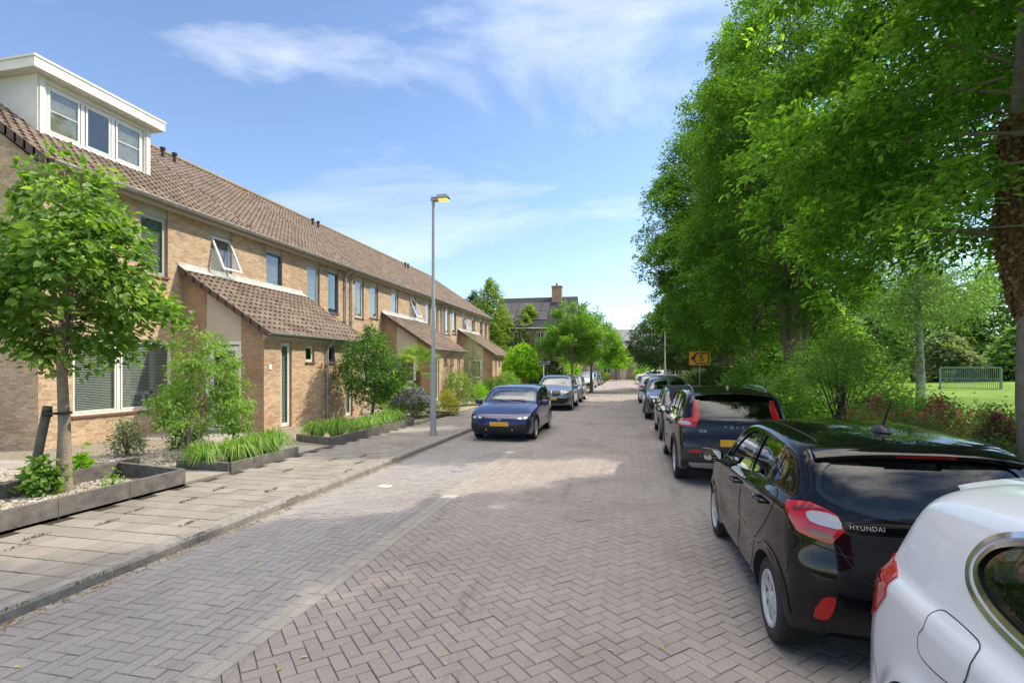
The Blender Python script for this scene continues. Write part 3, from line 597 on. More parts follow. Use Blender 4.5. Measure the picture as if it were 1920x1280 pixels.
def pillow(sil,Wf,Rf,M0,M1,zm,nr=11,ni=26,n=2.6,pw=1.0):
    """closed symmetric shell grown from the side silhouette (y,z); Wf(y,z) half width; Rf(nx,nz) rounding depth"""
    N_=len(sil); M=np.stack([np.clip(sil[:,0],M0,M1),np.full(N_,zm)],1); Dv=M-sil; dl=np.linalg.norm(Dv,axis=1); Du=Dv/dl[:,None]
    tg=np.roll(sil,-1,0)-np.roll(sil,1,0); tg/=np.linalg.norm(tg,axis=1)[:,None]; nn=np.abs(np.stack([tg[:,1],tg[:,0]],1)); Rr=Rf(nn[:,0],nn[:,1],sil[:,0],sil[:,1])
    k=np.ones(9)/9; Rr=np.convolve(np.r_[Rr[-4:],Rr,Rr[:4]],k,'valid'); Rr=np.minimum(Rr,dl*.6)
    rings=[]
    for i in range(nr+1):
        a=math.pi/2*i/nr; w=math.sin(a)**(2/n); d=Rr*(1-math.cos(a)**(2/n)); p=sil+Du*d[:,None]; rings.append(np.stack([Wf(p[:,0],p[:,1])*w,p[:,0],p[:,1]],1))
    for i in range(1,ni+1):
        s=.97*i/ni; d=Rr+(dl-Rr)*s; p=sil+Du*d[:,None]; rings.append(np.stack([Wf(p[:,0],p[:,1]),p[:,0],p[:,1]],1))
    V=np.concatenate(rings); K=len(rings); F=[]
    j=np.arange(N_)
    for i in range(K-1): F.append(np.stack([i*N_+j,i*N_+(j+1)%N_,(i+1)*N_+(j+1)%N_,(i+1)*N_+j],1))
    F=np.concatenate(F); V2=V.copy(); V2[:,0]*=-1; 
    V=np.concatenate([V,V2]); F=np.concatenate([F,F[:,::-1]+len(V2)])
    bm=bmesh.new(); vs=[bm.verts.new(v) for v in V]
    for f in F: bm.faces.new([vs[i] for i in f])
    q=(K-1)*N_
    bm.faces.new([vs[q+i] for i in range(N_)]); bm.faces.new([vs[len(V2)+q+i] for i in range(N_)][::-1])
    bmesh.ops.remove_doubles(bm,verts=bm.verts[:],dist=2e-4); bmesh.ops.dissolve_degenerate(bm,dist=1e-5,edges=bm.edges[:])
    bmesh.ops.recalc_face_normals(bm,faces=bm.faces[:])
    return bm
def bvh_n(bm):
    bm.normal_update(); bmt=bm.copy(); bmesh.ops.triangulate(bmt,faces=bmt.faces[:]); bmt.normal_update(); bmt.verts.ensure_lookup_table(); bmt.faces.ensure_lookup_table()
    vn=[v.normal.copy() for v in bmt.verts]; vc=[v.co.copy() for v in bmt.verts]; tf=[[v.index for v in f.verts] for f in bmt.faces]
    bmt.verts.index_update(); t=BVHTree.FromPolygons(vc,tf); bmt.free()
    def nrm(loc,i):
        a,b,c=tf[i]; A,B,C=vc[a],vc[b],vc[c]; w0=(B-loc).cross(C-loc).length; w1=(C-loc).cross(A-loc).length; w2=(A-loc).cross(B-loc).length; return (vn[a]*w0+vn[b]*w1+vn[c]*w2+vn[a]*1e-12).normalized()
    return t,nrm
class Car:
    def __init__(s,spec):
        s.__dict__.update(spec); sp=s
        hw=s.W/2; ra=s.rear_axle; fa=ra+s.wb; Ln=s.L; rw=s.rw
        def belt(y): return np.interp(y,[p[0] for p in s.belt],[p[1] for p in s.belt])
        s.beltf=belt
        def Wf(y,z,inset=0):
            y=np.asarray(y,float); z=np.asarray(z,float)
            w=np.full(y.shape,hw)
            tf=np.clip((y-(fa-.1))/(Ln-fa+.1),0,1); w=w-s.ft*tf**2.0
            tr=np.clip((ra+.25-y)/(ra+.25),0,1); w=w-s.rt*tr**2.0
            b=belt(y)
            lo=np.clip((.42-z)/.25,0,1); w=w-.06*lo**1.5
            mid=np.exp(-((z-.52)/.13)**2)*np.clip((y-ra-.45)/.3,0,1)*np.clip((fa-.45-y)/.3,0,1); w=w-.018*mid
            # shoulder
            t=np.clip((z-b+.05)/.10,0,1); t=t*t*(3-2*t); w=w-s.shoulder*t
            w=w-np.clip(z-b,0,2)*s.tumble-np.clip(z-b-.15,0,2)**2*.25
            up=np.clip((z-.66)/(b-.66+1e-6),0,1); w=w-.012*up**2
            for c in (ra,fa):
                d=np.hypot(y-c,z-rw); w=w+.020*np.exp(-((d-rw-.045)/.055)**2)*(z<b)
            return w-inset
        s.Wf=Wf
        sil=np.array(s.sil); top=catmull(sil,14); 
        ring=np.vstack([top,np.array([[top[-1,0]-.1,s.gc],[fa,s.gc],[ra,s.gc],[top[0,0]+.1,s.gc]])])
        ring=resample(ring,s.res); s.ring=ring
        def Rf(ny,nz,y,z): return np.where(z<s.gc+.1,.07,(nz**2*s.Rt+ny**2*np.where(y<Ln/2,s.Rr,s.Rfr)))
        bm=pillow(ring,Wf,Rf,ra+.12,fa-.1,.62,ni=s.ni,n=s.nexp)
        s.bvh,s.nrm=bvh_n(bm); me=D.meshes.new('body'); bm.to_mesh(me); bm.free(); me.materials.append(s.paint); me.materials.append(m_cavity); s.me0=me
    # ---- boolean cutting
    def cut(s):
        body=D.objects.new('tmp_body',s.me0); COL.objects.link(body); tmp=[body]; ra=s.rear_axle; fa=ra+s.wb
        def cutter(me):
            me.materials.clear(); me.materials.append(s.paint); me.materials.append(m_cavity); me.polygons.foreach_set('material_index',[1]*len(me.polygons))
            o=D.objects.new('tmp',me); COL.objects.link(o); tmp.append(o); mo=body.modifiers.new('b','BOOLEAN'); mo.operation='DIFFERENCE'; mo.solver='EXACT'; mo.object=o; mo.use_self=False
        for c in (ra,fa):
            for sd in (-1,1):
                mb=MB(); rr=s.rw+s.archgap; hw=s.W/2; P=[(c+rr*math.cos(R(a)),s.rw+rr*math.sin(R(a))) for a in range(-10,191,6)]+[(c-rr*.985,s.gc-.2),(c+rr*.985,s.gc-.2)]
                mb.prism(P,'x',sd*(hw-.30),sd*(hw+.3)); me=mb.mesh('c',s.paint,uv=False); b=bmesh.new(); b.from_mesh(me); bmesh.ops.recalc_face_normals(b,faces=b.faces[:]); b.to_mesh(me); b.free(); cutter(me)
        if s.cabin:
            cb=np.array(s.cabin); rg=resample(catmull(cb,8,closed=True),70)
            bm=pillow(rg,lambda y,z:s.Wf(y,z,.055),lambda a,b,y,z:np.full(y.shape,.07),cb[:,0].min()+.35,cb[:,0].max()-.45,.95,nr=5,ni=8); me=D.meshes.new('cav'); bm.to_mesh(me); bm.free(); cutter(me)
            for w in s.sidewin:
                P=s.poly2(w); mb=MB(); mb.prism(P,'x',-2,2); me=mb.mesh('c',s.paint,uv=False); b=bmesh.new(); b.from_mesh(me); bmesh.ops.recalc_face_normals(b,faces=b.faces[:]); b.to_mesh(me); b.free(); cutter(me)
            for (pl,y0,y1) in ((s.rearwin,-1,cb[:,0].min()+.5),(s.frontwin,cb[:,0].max()-.75,s.L+1)):
                if not pl: continue
                mb=MB(); P=s.symm(pl); mb.prism(P,'y',y0,y1); me=mb.mesh('c',s.paint,uv=False); b=bmesh.new(); b.from_mesh(me); bmesh.ops.recalc_face_normals(b,faces=b.faces[:]); b.to_mesh(me); b.free(); cutter(me)
        dg=bpy.context.evaluated_depsgraph_get(); ev=body.evaluated_get(dg); me=D.meshes.new_from_object(ev)
        for o in tmp: D.objects.remove(o)
        # smooth normals from the uncut shell on painted faces
        nl=[Vector((0,0,1))]*len(me.loops); co=[v.co.copy() for v in me.vertices]; cache={}
        for p in me.polygons:
            if p.material_index==0:
                for li in p.loop_indices:
                    vi=me.loops[li].vertex_index
                    if vi not in cache:
                        h=s.bvh.find_nearest(co[vi]); cache[vi]=(s.nrm(h[0],h[2]),h[3]) if h[0] else (None,9)
                    nv,d=cache[vi]; nl[li]=nv if (nv is not None and d<.004) else p.normal
            else:
                for li in p.loop_indices: nl[li]=p.normal
        me.polygons.foreach_set('use_smooth',[True]*len(me.polygons)); me.normals_split_custom_set(nl)
        return me
    def poly2(s,w,n=5): return [tuple(p) for p in catmull(w,n,closed=True)] if s.res>=200 or True else w
    def symm(s,pl):
        h=catmull([(p[0],p[1]) for p in pl],5); return [tuple(p) for p in h]+[(-p[0],p[1]) for p in h[::-1] if abs(p[0])>1e-4]
    def hit(s,a,u,z):
        """a: 'L','R' side at (y,z); 'B','F' back/front at (x,z); 'T' top (x,y)"""
        o,d={'L':((-3,u,z),(1,0,0)),'R':((3,u,z),(-1,0,0)),'B':((u,-3,z),(0,1,0)),'F':((u,s.L+3,z),(0,-1,0)),'T':((u,z,4),(0,0,-1))}[a]
        h=s.bvh.ray_cast(Vector(o),Vector(d)); return h[0] if h[0] else None
    def patch(s,name,pts,dirn,m,par,off=.004,thick=0,grid=.05,smoothn=2):
        """panel cut to an outline and laid on the shell. pts: (face,u,z) tuples; dirn=(dx,dy,dz) projection"""
        P=[s.hit(*p) if isinstance(p[0],str) else Vector(p) for p in pts]
        if any(p is None for p in P): P=[p for p in P if p is not None]
        if len(P)<3: return None
        d=Vector(dirn).normalized(); up=Vector((0,0,1)) if abs(d.z)<.9 else Vector((0,1,0)); r=d.cross(up).normalized(); u=r.cross(d)
        Q=[(p.dot(r),p.dot(u)) for p in P]
        if smoothn>1: Q=[tuple(q) for q in catmull(Q,smoothn,closed=True)]
        bm=bmesh.new(); vs=[bm.verts.new((q[0],q[1],0)) for q in Q]; bm.faces.new(vs)
        for ax in (0,1):
            lo=min(q[ax] for q in Q); hi=max(q[ax] for q in Q); k=lo+grid*.5
            while k<hi:
                no=[0,0,0]; no[ax]=1; c=[0,0,0]; c[ax]=k
                bmesh.ops.bisect_plane(bm,geom=bm.verts[:]+bm.edges[:]+bm.faces[:],plane_co=c,plane_no=no,dist=1e-5); k+=grid
        bmesh.ops.triangulate(bm,faces=bm.faces[:]); bm.normal_update()
        fl=[f for f in bm.faces if f.normal.z<0]
        if fl: bmesh.ops.reverse_faces(bm,faces=fl)
        nmap={}; bad=[]
        for v in bm.verts:
            o=r*v.co.x+u*v.co.y-d*6; h=s.bvh.ray_cast(o,d)
            if h[0] is None: bad.append(v); continue
            n=s.nrm(h[0],h[2]); 
            if n.dot(d)>0: n=-n
            nmap[v]=n; v.co=h[0]+n*off
        if bad: bmesh.ops.delete(bm,geom=bad,context='VERTS')
        if not bm.faces: bm.free(); return None
        bm.verts.index_update()
        if thick:
            nm={v:n for v,n in nmap.items() if v.is_valid}
            ed=[e for e in bm.edges if e.is_boundary]; ret=bmesh.ops.extrude_edge_only(bm,edges=ed); 
            for v in ret['geom']:
                if isinstance(v,bmesh.types.BMVert):
                    nn=None
                    for e in v.link_edges:
                        o=e.other_vert(v)
                        if o in nm: nn=nm[o]
                    if nn: v.co-=nn*(thick+off); nmap[v]=nn
            bm.verts.index_update()
        bm.normal_update()
        me=D.meshes.new(name); keep={v.index:nmap.get(v) for v in bm.verts}; 
        nb=[f.index for f in bm.faces]
        bm.to_mesh(me); bm.free(); me.materials.append(m); me.polygons.foreach_set('use_smooth',[True]*len(me.polygons))
        if not thick: me.normals_split_custom_set_from_vertices([keep.get(i) or Vector((0,0,1)) for i in range(len(me.vertices))])
        else: me.set_sharp_from_angle(angle=R(35))
        return link(name,me,par)
    def strip(s,name,pts,dirn,w,m,par,off=.0015,closed=False,sub=6):
        P=[s.hit(*p) if isinstance(p[0],str) else Vector(p) for p in pts]; P=[p for p in P if p is not None]
        if len(P)<2: return None
        d=Vector(dirn).normalized(); up=Vector((0,0,1)) if abs(d.z)<.9 else Vector((0,1,0)); r=d.cross(up).normalized(); u=r.cross(d)
        Q=catmull([(p.dot(r),p.dot(u)) for p in P],sub,closed=closed); n=len(Q); V=[];ok=[]
        for i in range(n):
            a=Q[(i-1)%n] if closed or i>0 else Q[i]; b=Q[(i+1)%n] if closed or i<n-1 else Q[i]; t=b-a; t=t/(np.linalg.norm(t)+1e-9); nn=np.array([-t[1],t[0]])*w/2
            g=True
            for k in (-1,1):
                q=Q[i]+nn*k; h=s.bvh.ray_cast(r*q[0]+u*q[1]-d*6,d)
                if h[0] is None: g=False; V.append(Vector((0,0,0))); continue
                nm=s.nrm(h[0],h[2]); V.append(h[0]+nm*off)
            ok.append(g)
        mb=MB(); mb.v=[tuple(v) for v in V]
        for i in range(n if closed else n-1):
            j=(i+1)%n
            if ok[i] and ok[j]: mb.f.append((2*i,2*j,2*j+1,2*i+1)); mb.m.append(0)
        if not mb.f: return None
        return mb.build(name,m,par,smooth=True)
    def text(s,name,body,face,x,z,size,m,par,space=1.0,off=.004,dep=.002,bold=0):
        cu=D.curves.new('t','FONT'); cu.body=body; cu.size=size; cu.align_x='CENTER'; cu.space_character=space; cu.offset=bold; o=D.objects.new('t',cu); COL.objects.link(o)
        me=D.meshes.new_from_object(o.evaluated_get(bpy.context.evaluated_depsgraph_get())); D.objects.remove(o)
        bm=bmesh.new(); bm.from_mesh(me); bmesh.ops.triangulate(bm,faces=bm.faces[:])
        for v in bm.verts:
            if face=='B': h=s.hit('B',x+v.co.x,z+v.co.y); e=Vector((0,-1,0))
            elif face=='F': h=s.hit('F',x-v.co.x,z+v.co.y); e=Vector((0,1,0))
            elif face=='L': h=s.hit('L',x-v.co.x,z+v.co.y); e=Vector((-1,0,0))
            v.co=(h if h else Vector((0,0,0)))+e*off
        me2=D.meshes.new(name); bm.to_mesh(me2); bm.free(); me2.materials.append(m); return link(name,me2,par)
def wheel(par,x,y,rw,tw,side,style,m,rimr):
    t=MB(); w=tw/2; rr=rimr+.012
    t.lathe([(rr,-w*.86),(rr+.02,-w*.98),(rw-.05,-w*1.02),(rw-.018,-w*.93),(rw-.004,-w*.80),(rw,-w*.5),(rw,w*.5),(rw-.004,w*.80),(rw-.018,w*.93),(rw-.05,w*1.02),(rr+.02,w*.98),(rr,w*.86),(rr-.03,w*.6),(rr-.03,-w*.6),(rr,-w*.86)],56)
    # tread blocks
    nb=62
    for i in range(nb):
        a=2*math.pi*i/nb
        for (x0,x1,sk) in ((-w*.84,-w*.42,.5),(-w*.36,0,.0),(.002,w*.36,.0),(w*.42,w*.84,-.5)):
            a0=a+(.04 if x0>0 else 0); da=.072; h=.006; sh=.055*(1 if x0<0 else -1)
            vs=[]
            for r_ in (rw-.006,rw+h):
                for (xx,ss) in ((x0,0),(x1,sh)):
                    r2=r_-(.012 if abs(xx)>w*.8 else 0)
                    for q in (0,da): vs.append((xx,r2*math.cos(a0+q+ss),r2*math.sin(a0+q+ss)))
            t.add(vs,[(4,5,7,6),(0,4,6,2),(1,3,7,5),(0,1,5,4),(2,6,7,3)])
    o=t.build('wheel',m_tyre,par,smooth=35); o.location=(x,y,rw)
    r=MB(); s=side; f=w*.80
    r.lathe([(rimr+.014,s*w*.88),(rimr+.008,s*w*.97),(rimr-.012,s*w*.93),(rimr-.025,s*w*.75),(rimr-.03,-s*w*.3)],48)
    r.lathe([(.001,s*(f+.01)),(.03,s*(f+.008)),(.062,s*f*.98),(.07,s*f*.8)],24)
    R2=rimr-.012
    if style=='cap':
        n=7
        for i in range(n):
            a=2*math.pi*i/n; tw_=.42
            vs=[]
            for (rad,da,hw_,h) in ((.04,0,.30,1.0),(R2*.5,.12,.24,.98),(R2*.82,.34,.20,.97),(R2+.004,tw_,.25,.93)):
                for q in (-1,1): vs.append((s*f*h,rad*math.cos(a+s*da+q*hw_*(.62 if rad<.06 else 1)),rad*math.sin(a+s*da+q*hw_*(.62 if rad<.06 else 1))))
            nv=len(vs); vs+=[(v[0]-s*.02,v[1],v[2]) for v in vs]
            fs=[(2*k,2*k+1,2*k+3,2*k+2) for k in range(3)]+[(nv+2*k,2*k,2*k+2,nv+2*k+2) for k in range(3)]+[(2*k+1,nv+2*k+1,nv+2*k+3,2*k+3) for k in range(3)]
            r.add(vs,fs)
        r.lathe([(R2+.004,s*f*.94),(R2*.90,s*f*.97),(R2*.86,s*f*.9)],48)
    else:
        n=5
        for i in range(n):
            for q0 in ((-.13,.13) if style=='twin' else (0,)):
                a=2*math.pi*i/n+q0; hw0,hw1=((.016,.024) if style=='twin' else (.028,.042))
                c,sn=math.cos(a),math.sin(a); a2=a+(q0*.6 if style=='twin' else 0); c2,s2=math.cos(a2),math.sin(a2)
                vs=[]
                for (rad,hw_,cc,ss) in ((.04,hw0,c,sn),(R2+.004,hw1,c2,s2)):
                    for k in (-1,1):
                        for h in (f*.98,f*.55): vs.append((s*h,rad*cc-k*hw_*ss,rad*ss+k*hw_*cc))
                r.add(vs,[(0,2,6,4),(1,5,7,3),(0,4,5,1),(2,3,7,6)])
    r.build('rim',m,o,smooth=35)
    b=MB(); b.lathe([(.0,s*w*.15),(R2-.02,s*w*.15),(R2-.02,-s*w*.2)],24); b.build('brake_disc',m_grille,o)
    return o
def rbox(par,name,a,b,m,bev=.04): mb=MB(); mb.box(a,b,bev=bev); return mb.build(name,m,par,smooth=True)
def interior(c,t,fleece=False):
    fy=c.seat_y; hw=c.W/2; b=c.beltf(fy)
    for sx in (-1,1):
        rbox(t,'front_seat',(sx*.37-.24,fy-.12,.75),(sx*.37+.24,fy+.06,b+.22),m_seat,.05); rbox(t,'headrest',(sx*.37-.13,fy-.12,b+.25),(sx*.37+.13,fy-.01,b+.42),m_seat,.04)
        rbox(t,'rear_seat',(sx*.33-.26,fy-1.0,.76),(sx*.33+.26,fy-.86,b+.06),m_seat,.05); rbox(t,'headrest',(sx*.33-.12,fy-1.0,b+.075),(sx*.33+.12,fy-.9,b+.20),m_seat,.04)
    rbox(t,'dashboard',(-hw+.16,fy+.62,.78),(hw-.16,fy+.95,b+.02),m_seat,.06)
    mb=MB(); n=24
    for i in range(n):
        a=2*math.pi*i/n;a2=2*math.pi*(i+1)/n; mb.tube([(-.37+.18*math.cos(a),fy+.5-.06*math.sin(a),b+.02+.17*math.sin(a)),(-.37+.18*math.cos(a2),fy+.5-.06*math.sin(a2),b+.02+.17*math.sin(a2))],.014,5)
    mb.tube([(-.37,fy+.5,b+.02),(-.37,fy+.66,b-.03)],.04,8); mb.tube([(-.54,fy+.5,b+.02),(-.2,fy+.5,b+.02)],.012,5); mb.build('steering_wheel',m_seat,t)
    if fleece: 
        mb=MB(); mb.box((-.37-.22,fy-.20,b+.16),(-.37+.22,fy+.04,b+.33),bev=.075); mb.build('fleece_cover',m_fleece,t,smooth=True)
def mirror_part(c,t,y,z,m,sz=1):
    for sd in (-1,1):
        h=c.hit('L' if sd<0 else 'R',y,z-.05); x=h.x if h else sd*c.W/2
        bm=bmesh.new(); bmesh.ops.create_uvsphere(bm,u_segments=20,v_segments=12,radius=1)
        for v in bm.verts:
            p=v.co; q=[math.copysign(abs(k)**.62,k) for k in p]; v.co=Vector((x+sd*(.135+.115*q[0]*sz),y+.02+(.075 if q[1]>0 else .03)*q[1]*sz,z+.03+.075*q[2]*sz*(1-.15*sd*q[0])))
        me=D.meshes.new('mirror'); bm.to_mesh(me); bm.free(); me.materials.append(m); me.polygons.foreach_set('use_smooth',[True]*len(me.polygons)); o=link('mirror',me,t)
        mb=MB(); mb.prism([(x+sd*.135+.088*sz*math.copysign(abs(math.cos(a))**.5,math.cos(a)),z+.03+.055*sz*math.copysign(abs(math.sin(a))**.5,math.sin(a))) for a in [R(i*12) for i in range(30)]],'y',y+.02-.0325*sz,y+.02-.025*sz); mb.build('mirror_glass',m_mirror,o)
        mb=MB(); mb.tube([(x-sd*.02,y+.03,z-.05),(x+sd*.07,y+.03,z-.01)],[.035,.03],8); mb.build('mirror_arm',m_black,o,smooth=True)
def handle(c,t,y,z,m,sides=(-1,1),ln=.19):
    for sd in sides:
        f='L' if sd<0 else 'R'; a=c.hit(f,y-ln/2,z); b=c.hit(f,y+ln/2,z); md=c.hit(f,y,z)
        if not(a and b): continue
        o=Vector((sd*.035,0,0)); mb=MB(); mb.tube([a-o*.3,a+o,md+o*1.25,b+o,b-o*.3],[.012,.016,.017,.016,.012],8); mb.build('door_handle',m,t,smooth=True)
BASE=dict(gc=.19,ft=.16,rt=.09,shoulder=.035,tumble=.27,Rt=.11,Rr=.26,Rfr=.38,nexp=2.7,res=220,ni=30,archgap=.045,cabin=None,sidewin=[],rearwin=None,frontwin=None)
def build_car(spec,loc,rz,label,wheelst='five',rimm=None,lowglass=None,group='cars parked along the street',seams=True,sideR=True,privacy=False,doors=True,wframe=m_gloss,name='parked_car',bonnet=True):
    c=Car({**BASE,**spec}); t=thing(name,loc,rz,label,'car',group); c.t=t
    me=c.cut(); link('body',me,t)
    ra=c.rear_axle; fa=ra+c.wb; hw=c.W/2
    for y in (ra,fa):
        for sd in (-1,1): wheel(t,sd*(hw-c.tw/2-.012),y,c.rw,c.tw,sd,wheelst,rimm or m_rim,c.rimr)
    mb=MB(); mb.box((-hw+.3,ra-.4,c.gc-.02),(hw-.3,fa+.5,c.gc+.2)); mb.build('underbody',m_cavity,t)
    for sd in ((-1,'L'),(1,'R')):
        for i,w in enumerate(c.sidewin):
            g=c.patch('side_window',[(sd[1],*p) for p in catmull(w,3,closed=True)],(-sd[0],0,0),(m_privacy if privacy and i else m_cglass),t,off=-.010,grid=.12,smoothn=1)
            if g: c.strip('window_seal',[(sd[1],*p) for p in w],(-sd[0],0,0),.022,wframe,g,off=.0015,closed=True)
        if doors:
            for dp in c.doorpoly:
                d=c.patch('door',[(sd[1],*p) for p in dp],(-sd[0],0,0),c.paint,t,off=.0012,grid=.06)
                c.strip('shut_line',[(sd[1],*p) for p in dp],(-sd[0],0,0),.007,m_seam,d or t,off=.002,closed=True)
    if c.rearwin:
        g=c.patch('rear_window',[('B',*p) for p in c.symm(c.rearwin)],(0,1,-.35),m_privacy if privacy else m_cglass,t,off=-.008,grid=.12,smoothn=1)
        c.strip('window_seal',[('B',*p) for p in c.symm(c.rearwin)[::3]],(0,1,-.35),.03,m_gloss,g or t,off=.0015,closed=True)
    if c.frontwin:
        g=c.patch('windscreen',[('F',*p) for p in c.symm(c.frontwin)],(0,-1,-.9),m_windsc,t,off=-.008,grid=.12,smoothn=1)
        c.strip('window_seal',[('F',*p) for p in c.symm(c.frontwin)[::3]],(0,-1,-.9),.03,m_gloss,g or t,off=.0015,closed=True)
    if c.cabin: interior(c,t,spec.get('fleece',False))
    for (y,z) in c.handles: handle(c,t,y,z,c.paint if not spec.get('hm') else spec['hm'])
    if c.mirror: mirror_part(c,t,c.mirror[0],c.mirror[1],spec.get('mm',c.paint))
    return c,t
def both(fn):
    for sd in (-1,1): fn(sd)
def fx(p,sd): # mirror a tuple given for the left side
    f,u,z=p
    if not isinstance(f,str): return p if sd<0 else (-f,u,z)
    if sd<0: return p
    return ({'L':'R','R':'L'}.get(f,f), u if f in 'LR' else -u, z)
def lamp(c,t,name,pts,dirn,m,off=.006,thick=.01,grid=.05,sub=None):
    def f(sd):
        o=c.patch(name,[fx(p,sd) for p in pts],(dirn[0]*sd,dirn[1],dirn[2] if len(dirn)>2 else 0),m,t,off,thick,grid,smoothn=1 if name=='tail_light' else 2)
        if sub and o:
            for (nm,pp,mm) in sub: c.patch(nm,[fx(p,sd) for p in pp],(dirn[0]*sd,dirn[1],0),mm,o,off+.004,0,grid)
    both(f)
def plate(c,t,face,z,w=.52,h=.11,x=0):
    p=c.hit(face,x,z); e=-1 if face=='B' else 1; mb=MB(); mb.box((x-w/2,p.y+e*.004,z-h/2),(x+w/2,p.y+e*.018,z+h/2),bev=.004); mb.build('licence_plate',m_plate,t)
# ---------------------------------------------------------------- small black hatchback (nearest)
hatch=dict(L=3.67,W=1.68,wb=2.425,rear_axle=.58,rw=.295,tw=.175,rimr=.19,paint=c_black,tumble=.25,shoulder=.05,
 sil=[(0.16,0.24),(0.05,0.34),(0.0,0.526),(0.005,0.699),(0.045,0.853),(0.075,0.998),(0.16,1.206),(0.27,1.394),(0.36,1.472),(0.52,1.505),(0.9,1.531),(1.35,1.539),(1.8,1.52),(2.12,1.456),(2.35,1.336),(2.62,1.165),(2.84,1.045),(2.98,0.998),(3.2,0.936),(3.42,0.832),(3.56,0.71),(3.64,0.558),(3.66,0.4),(3.58,0.26),(3.45,0.2)],
 belt=[(0,1.06),(.6,1.09),(1.2,1.05),(2.7,.98),(3.67,.80)],
 cabin=[(.46,.86),(.36,1.05),(.42,1.28),(.54,1.42),(.9,1.455),(1.5,1.465),(1.95,1.43),(2.2,1.33),(2.5,1.14),(2.62,.99),(2.3,.82),(1.2,.80)],
 sidewin=[[(2.30,1.05),(1.47,1.085),(1.45,1.12),(1.36,1.40),(1.40,1.43),(1.64,1.42),(1.93,1.33),(2.20,1.17)],[(1.36,1.09),(.90,1.11),(.62,1.17),(.49,1.24),(.50,1.32),(.62,1.395),(.93,1.43),(1.22,1.43),(1.27,1.40)]],
 rearwin=[(0,1.035),(.13,1.045),(.37,1.08),(.51,1.12),(.59,1.17),(.60,1.22),(.575,1.30),(.53,1.36),(.44,1.378),(0,1.392)],
 frontwin=[(0,1.085),(.55,1.08),(.63,1.10),(.51,1.40),(.43,1.44),(0,1.455)],
 doorpoly=[[(2.5,.93),(1.46,1.035),(1.53,.80),(1.60,.5),(1.64,.30),(2.36,.29),(2.45,.5)],[(1.42,1.04),(.56,1.11),(.47,1.05),(.66,.82),(.93,.62),(1.09,.34),(1.60,.30),(1.56,.5),(1.49,.80)]],
 handles=[(1.70,.935),(.76,.985)],mirror=(2.33,1.03),seat_y=1.45,fleece=True,Rt=.10,Rr=.24,res=260,ni=36)
c,t=build_car(hatch,(1.85,3.58,0),0,'small glossy black hatchback with silver wheel covers and a roof aerial','cap',m_cap)
# tail lamps wrap from flank to tailgate
TL=[(-.739,.356,1.085),(-.70,.28,1.100),(-.656,.215,1.107),(-.58,.17,1.08),(-.523,.133,1.048),(-.496,.095,.96),(-.573,.096,.875),(-.68,.136,.898),(-.745,.182,.924),(-.772,.231,.99),(-.758,.32,1.051)]
lamp(c,t,'tail_light',TL,(-.6,.8),m_red,off=.012,thick=.012,grid=.03,sub=[('lamp_core',[(-.70,.150,.955),(-.60,.110,.945),(-.55,.1,.93),(-.575,.096,.895),(-.67,.136,.918)],m_redd),('lamp_core',[(-.735,.27,1.06),(-.66,.205,1.088),(-.57,.15,1.062),(-.655,.19,1.07),(-.72,.24,1.045)],m_redd),('clear_lens',[(-.684,.191,1.044),(-.616,.17,1.058),(-.525,.128,1.038),(-.513,.097,.970),(-.581,.116,.973),(-.674,.156,.995)],m_lens)])
c.text('badge','HYUNDAI','B',-.372,.975,.040,m_lens,t,space=1.12)
c.text('pillar_badge','i10','L',.42,1.20,.05,m_skid,t)
lamp(c,t,'fog_light',[('B',-.632,.53),('B',-.565,.55),('B',-.57,.48),('B',-.60,.40),('B',-.675,.40)],(-.35,.93),m_red,off=.008,thick=.01,grid=.04)
# quarter divider in the rear door glass, tailgate and bumper joints
both(lambda sd:c.strip('window_divider',[fx(('L',.78,1.13),sd),fx(('L',.62,1.39),sd)],(-sd,0,0),.026,m_gloss,t,off=.002))
both(lambda sd:c.strip('shut_line',[fx(p,sd) for p in (('L',.47,1.44),('L',.37,1.40),('L',.31,1.32),('L',.24,1.18),('L',.235,1.12))],(-sd*.9,.4,0),.008,m_seam,t))
both(lambda sd:c.strip('shut_line',[fx(p,sd) for p in (('B',-.54,.87),('B',-.47,.75),('B',-.38,.66),('B',0,.63))],(-sd*.05,1,0),.008,m_seam,t))
both(lambda sd:c.strip('shut_line',[fx(p,sd) for p in (('B',-.46,.80),('B',-.6,.84),('L',.17,.87),('L',.20,.80),('L',.24,.62))],(-sd*.75,.66,0),.008,m_seam,t))
both(lambda sd:c.strip('roof_channel',[('T',-sd*-.53,y) for y in (.48,.8,1.3,1.8,2.2)],(0,0,-1),.016,m_seam,t))
lamp(c,t,'sill_trim',[('L',2.5,.265),('L',1.0,.265),('L',1.0,.235),('L',2.5,.235)],(-1,0),m_black,off=.004,thick=0)
both(lambda sd:c.strip('arch_line',[fx(('L',.58+.40*math.cos(R(a)),.295+.40*math.sin(R(a))),sd) for a in range(10,171,16)],(-sd,0,0),.012,c_black,t,off=.006))
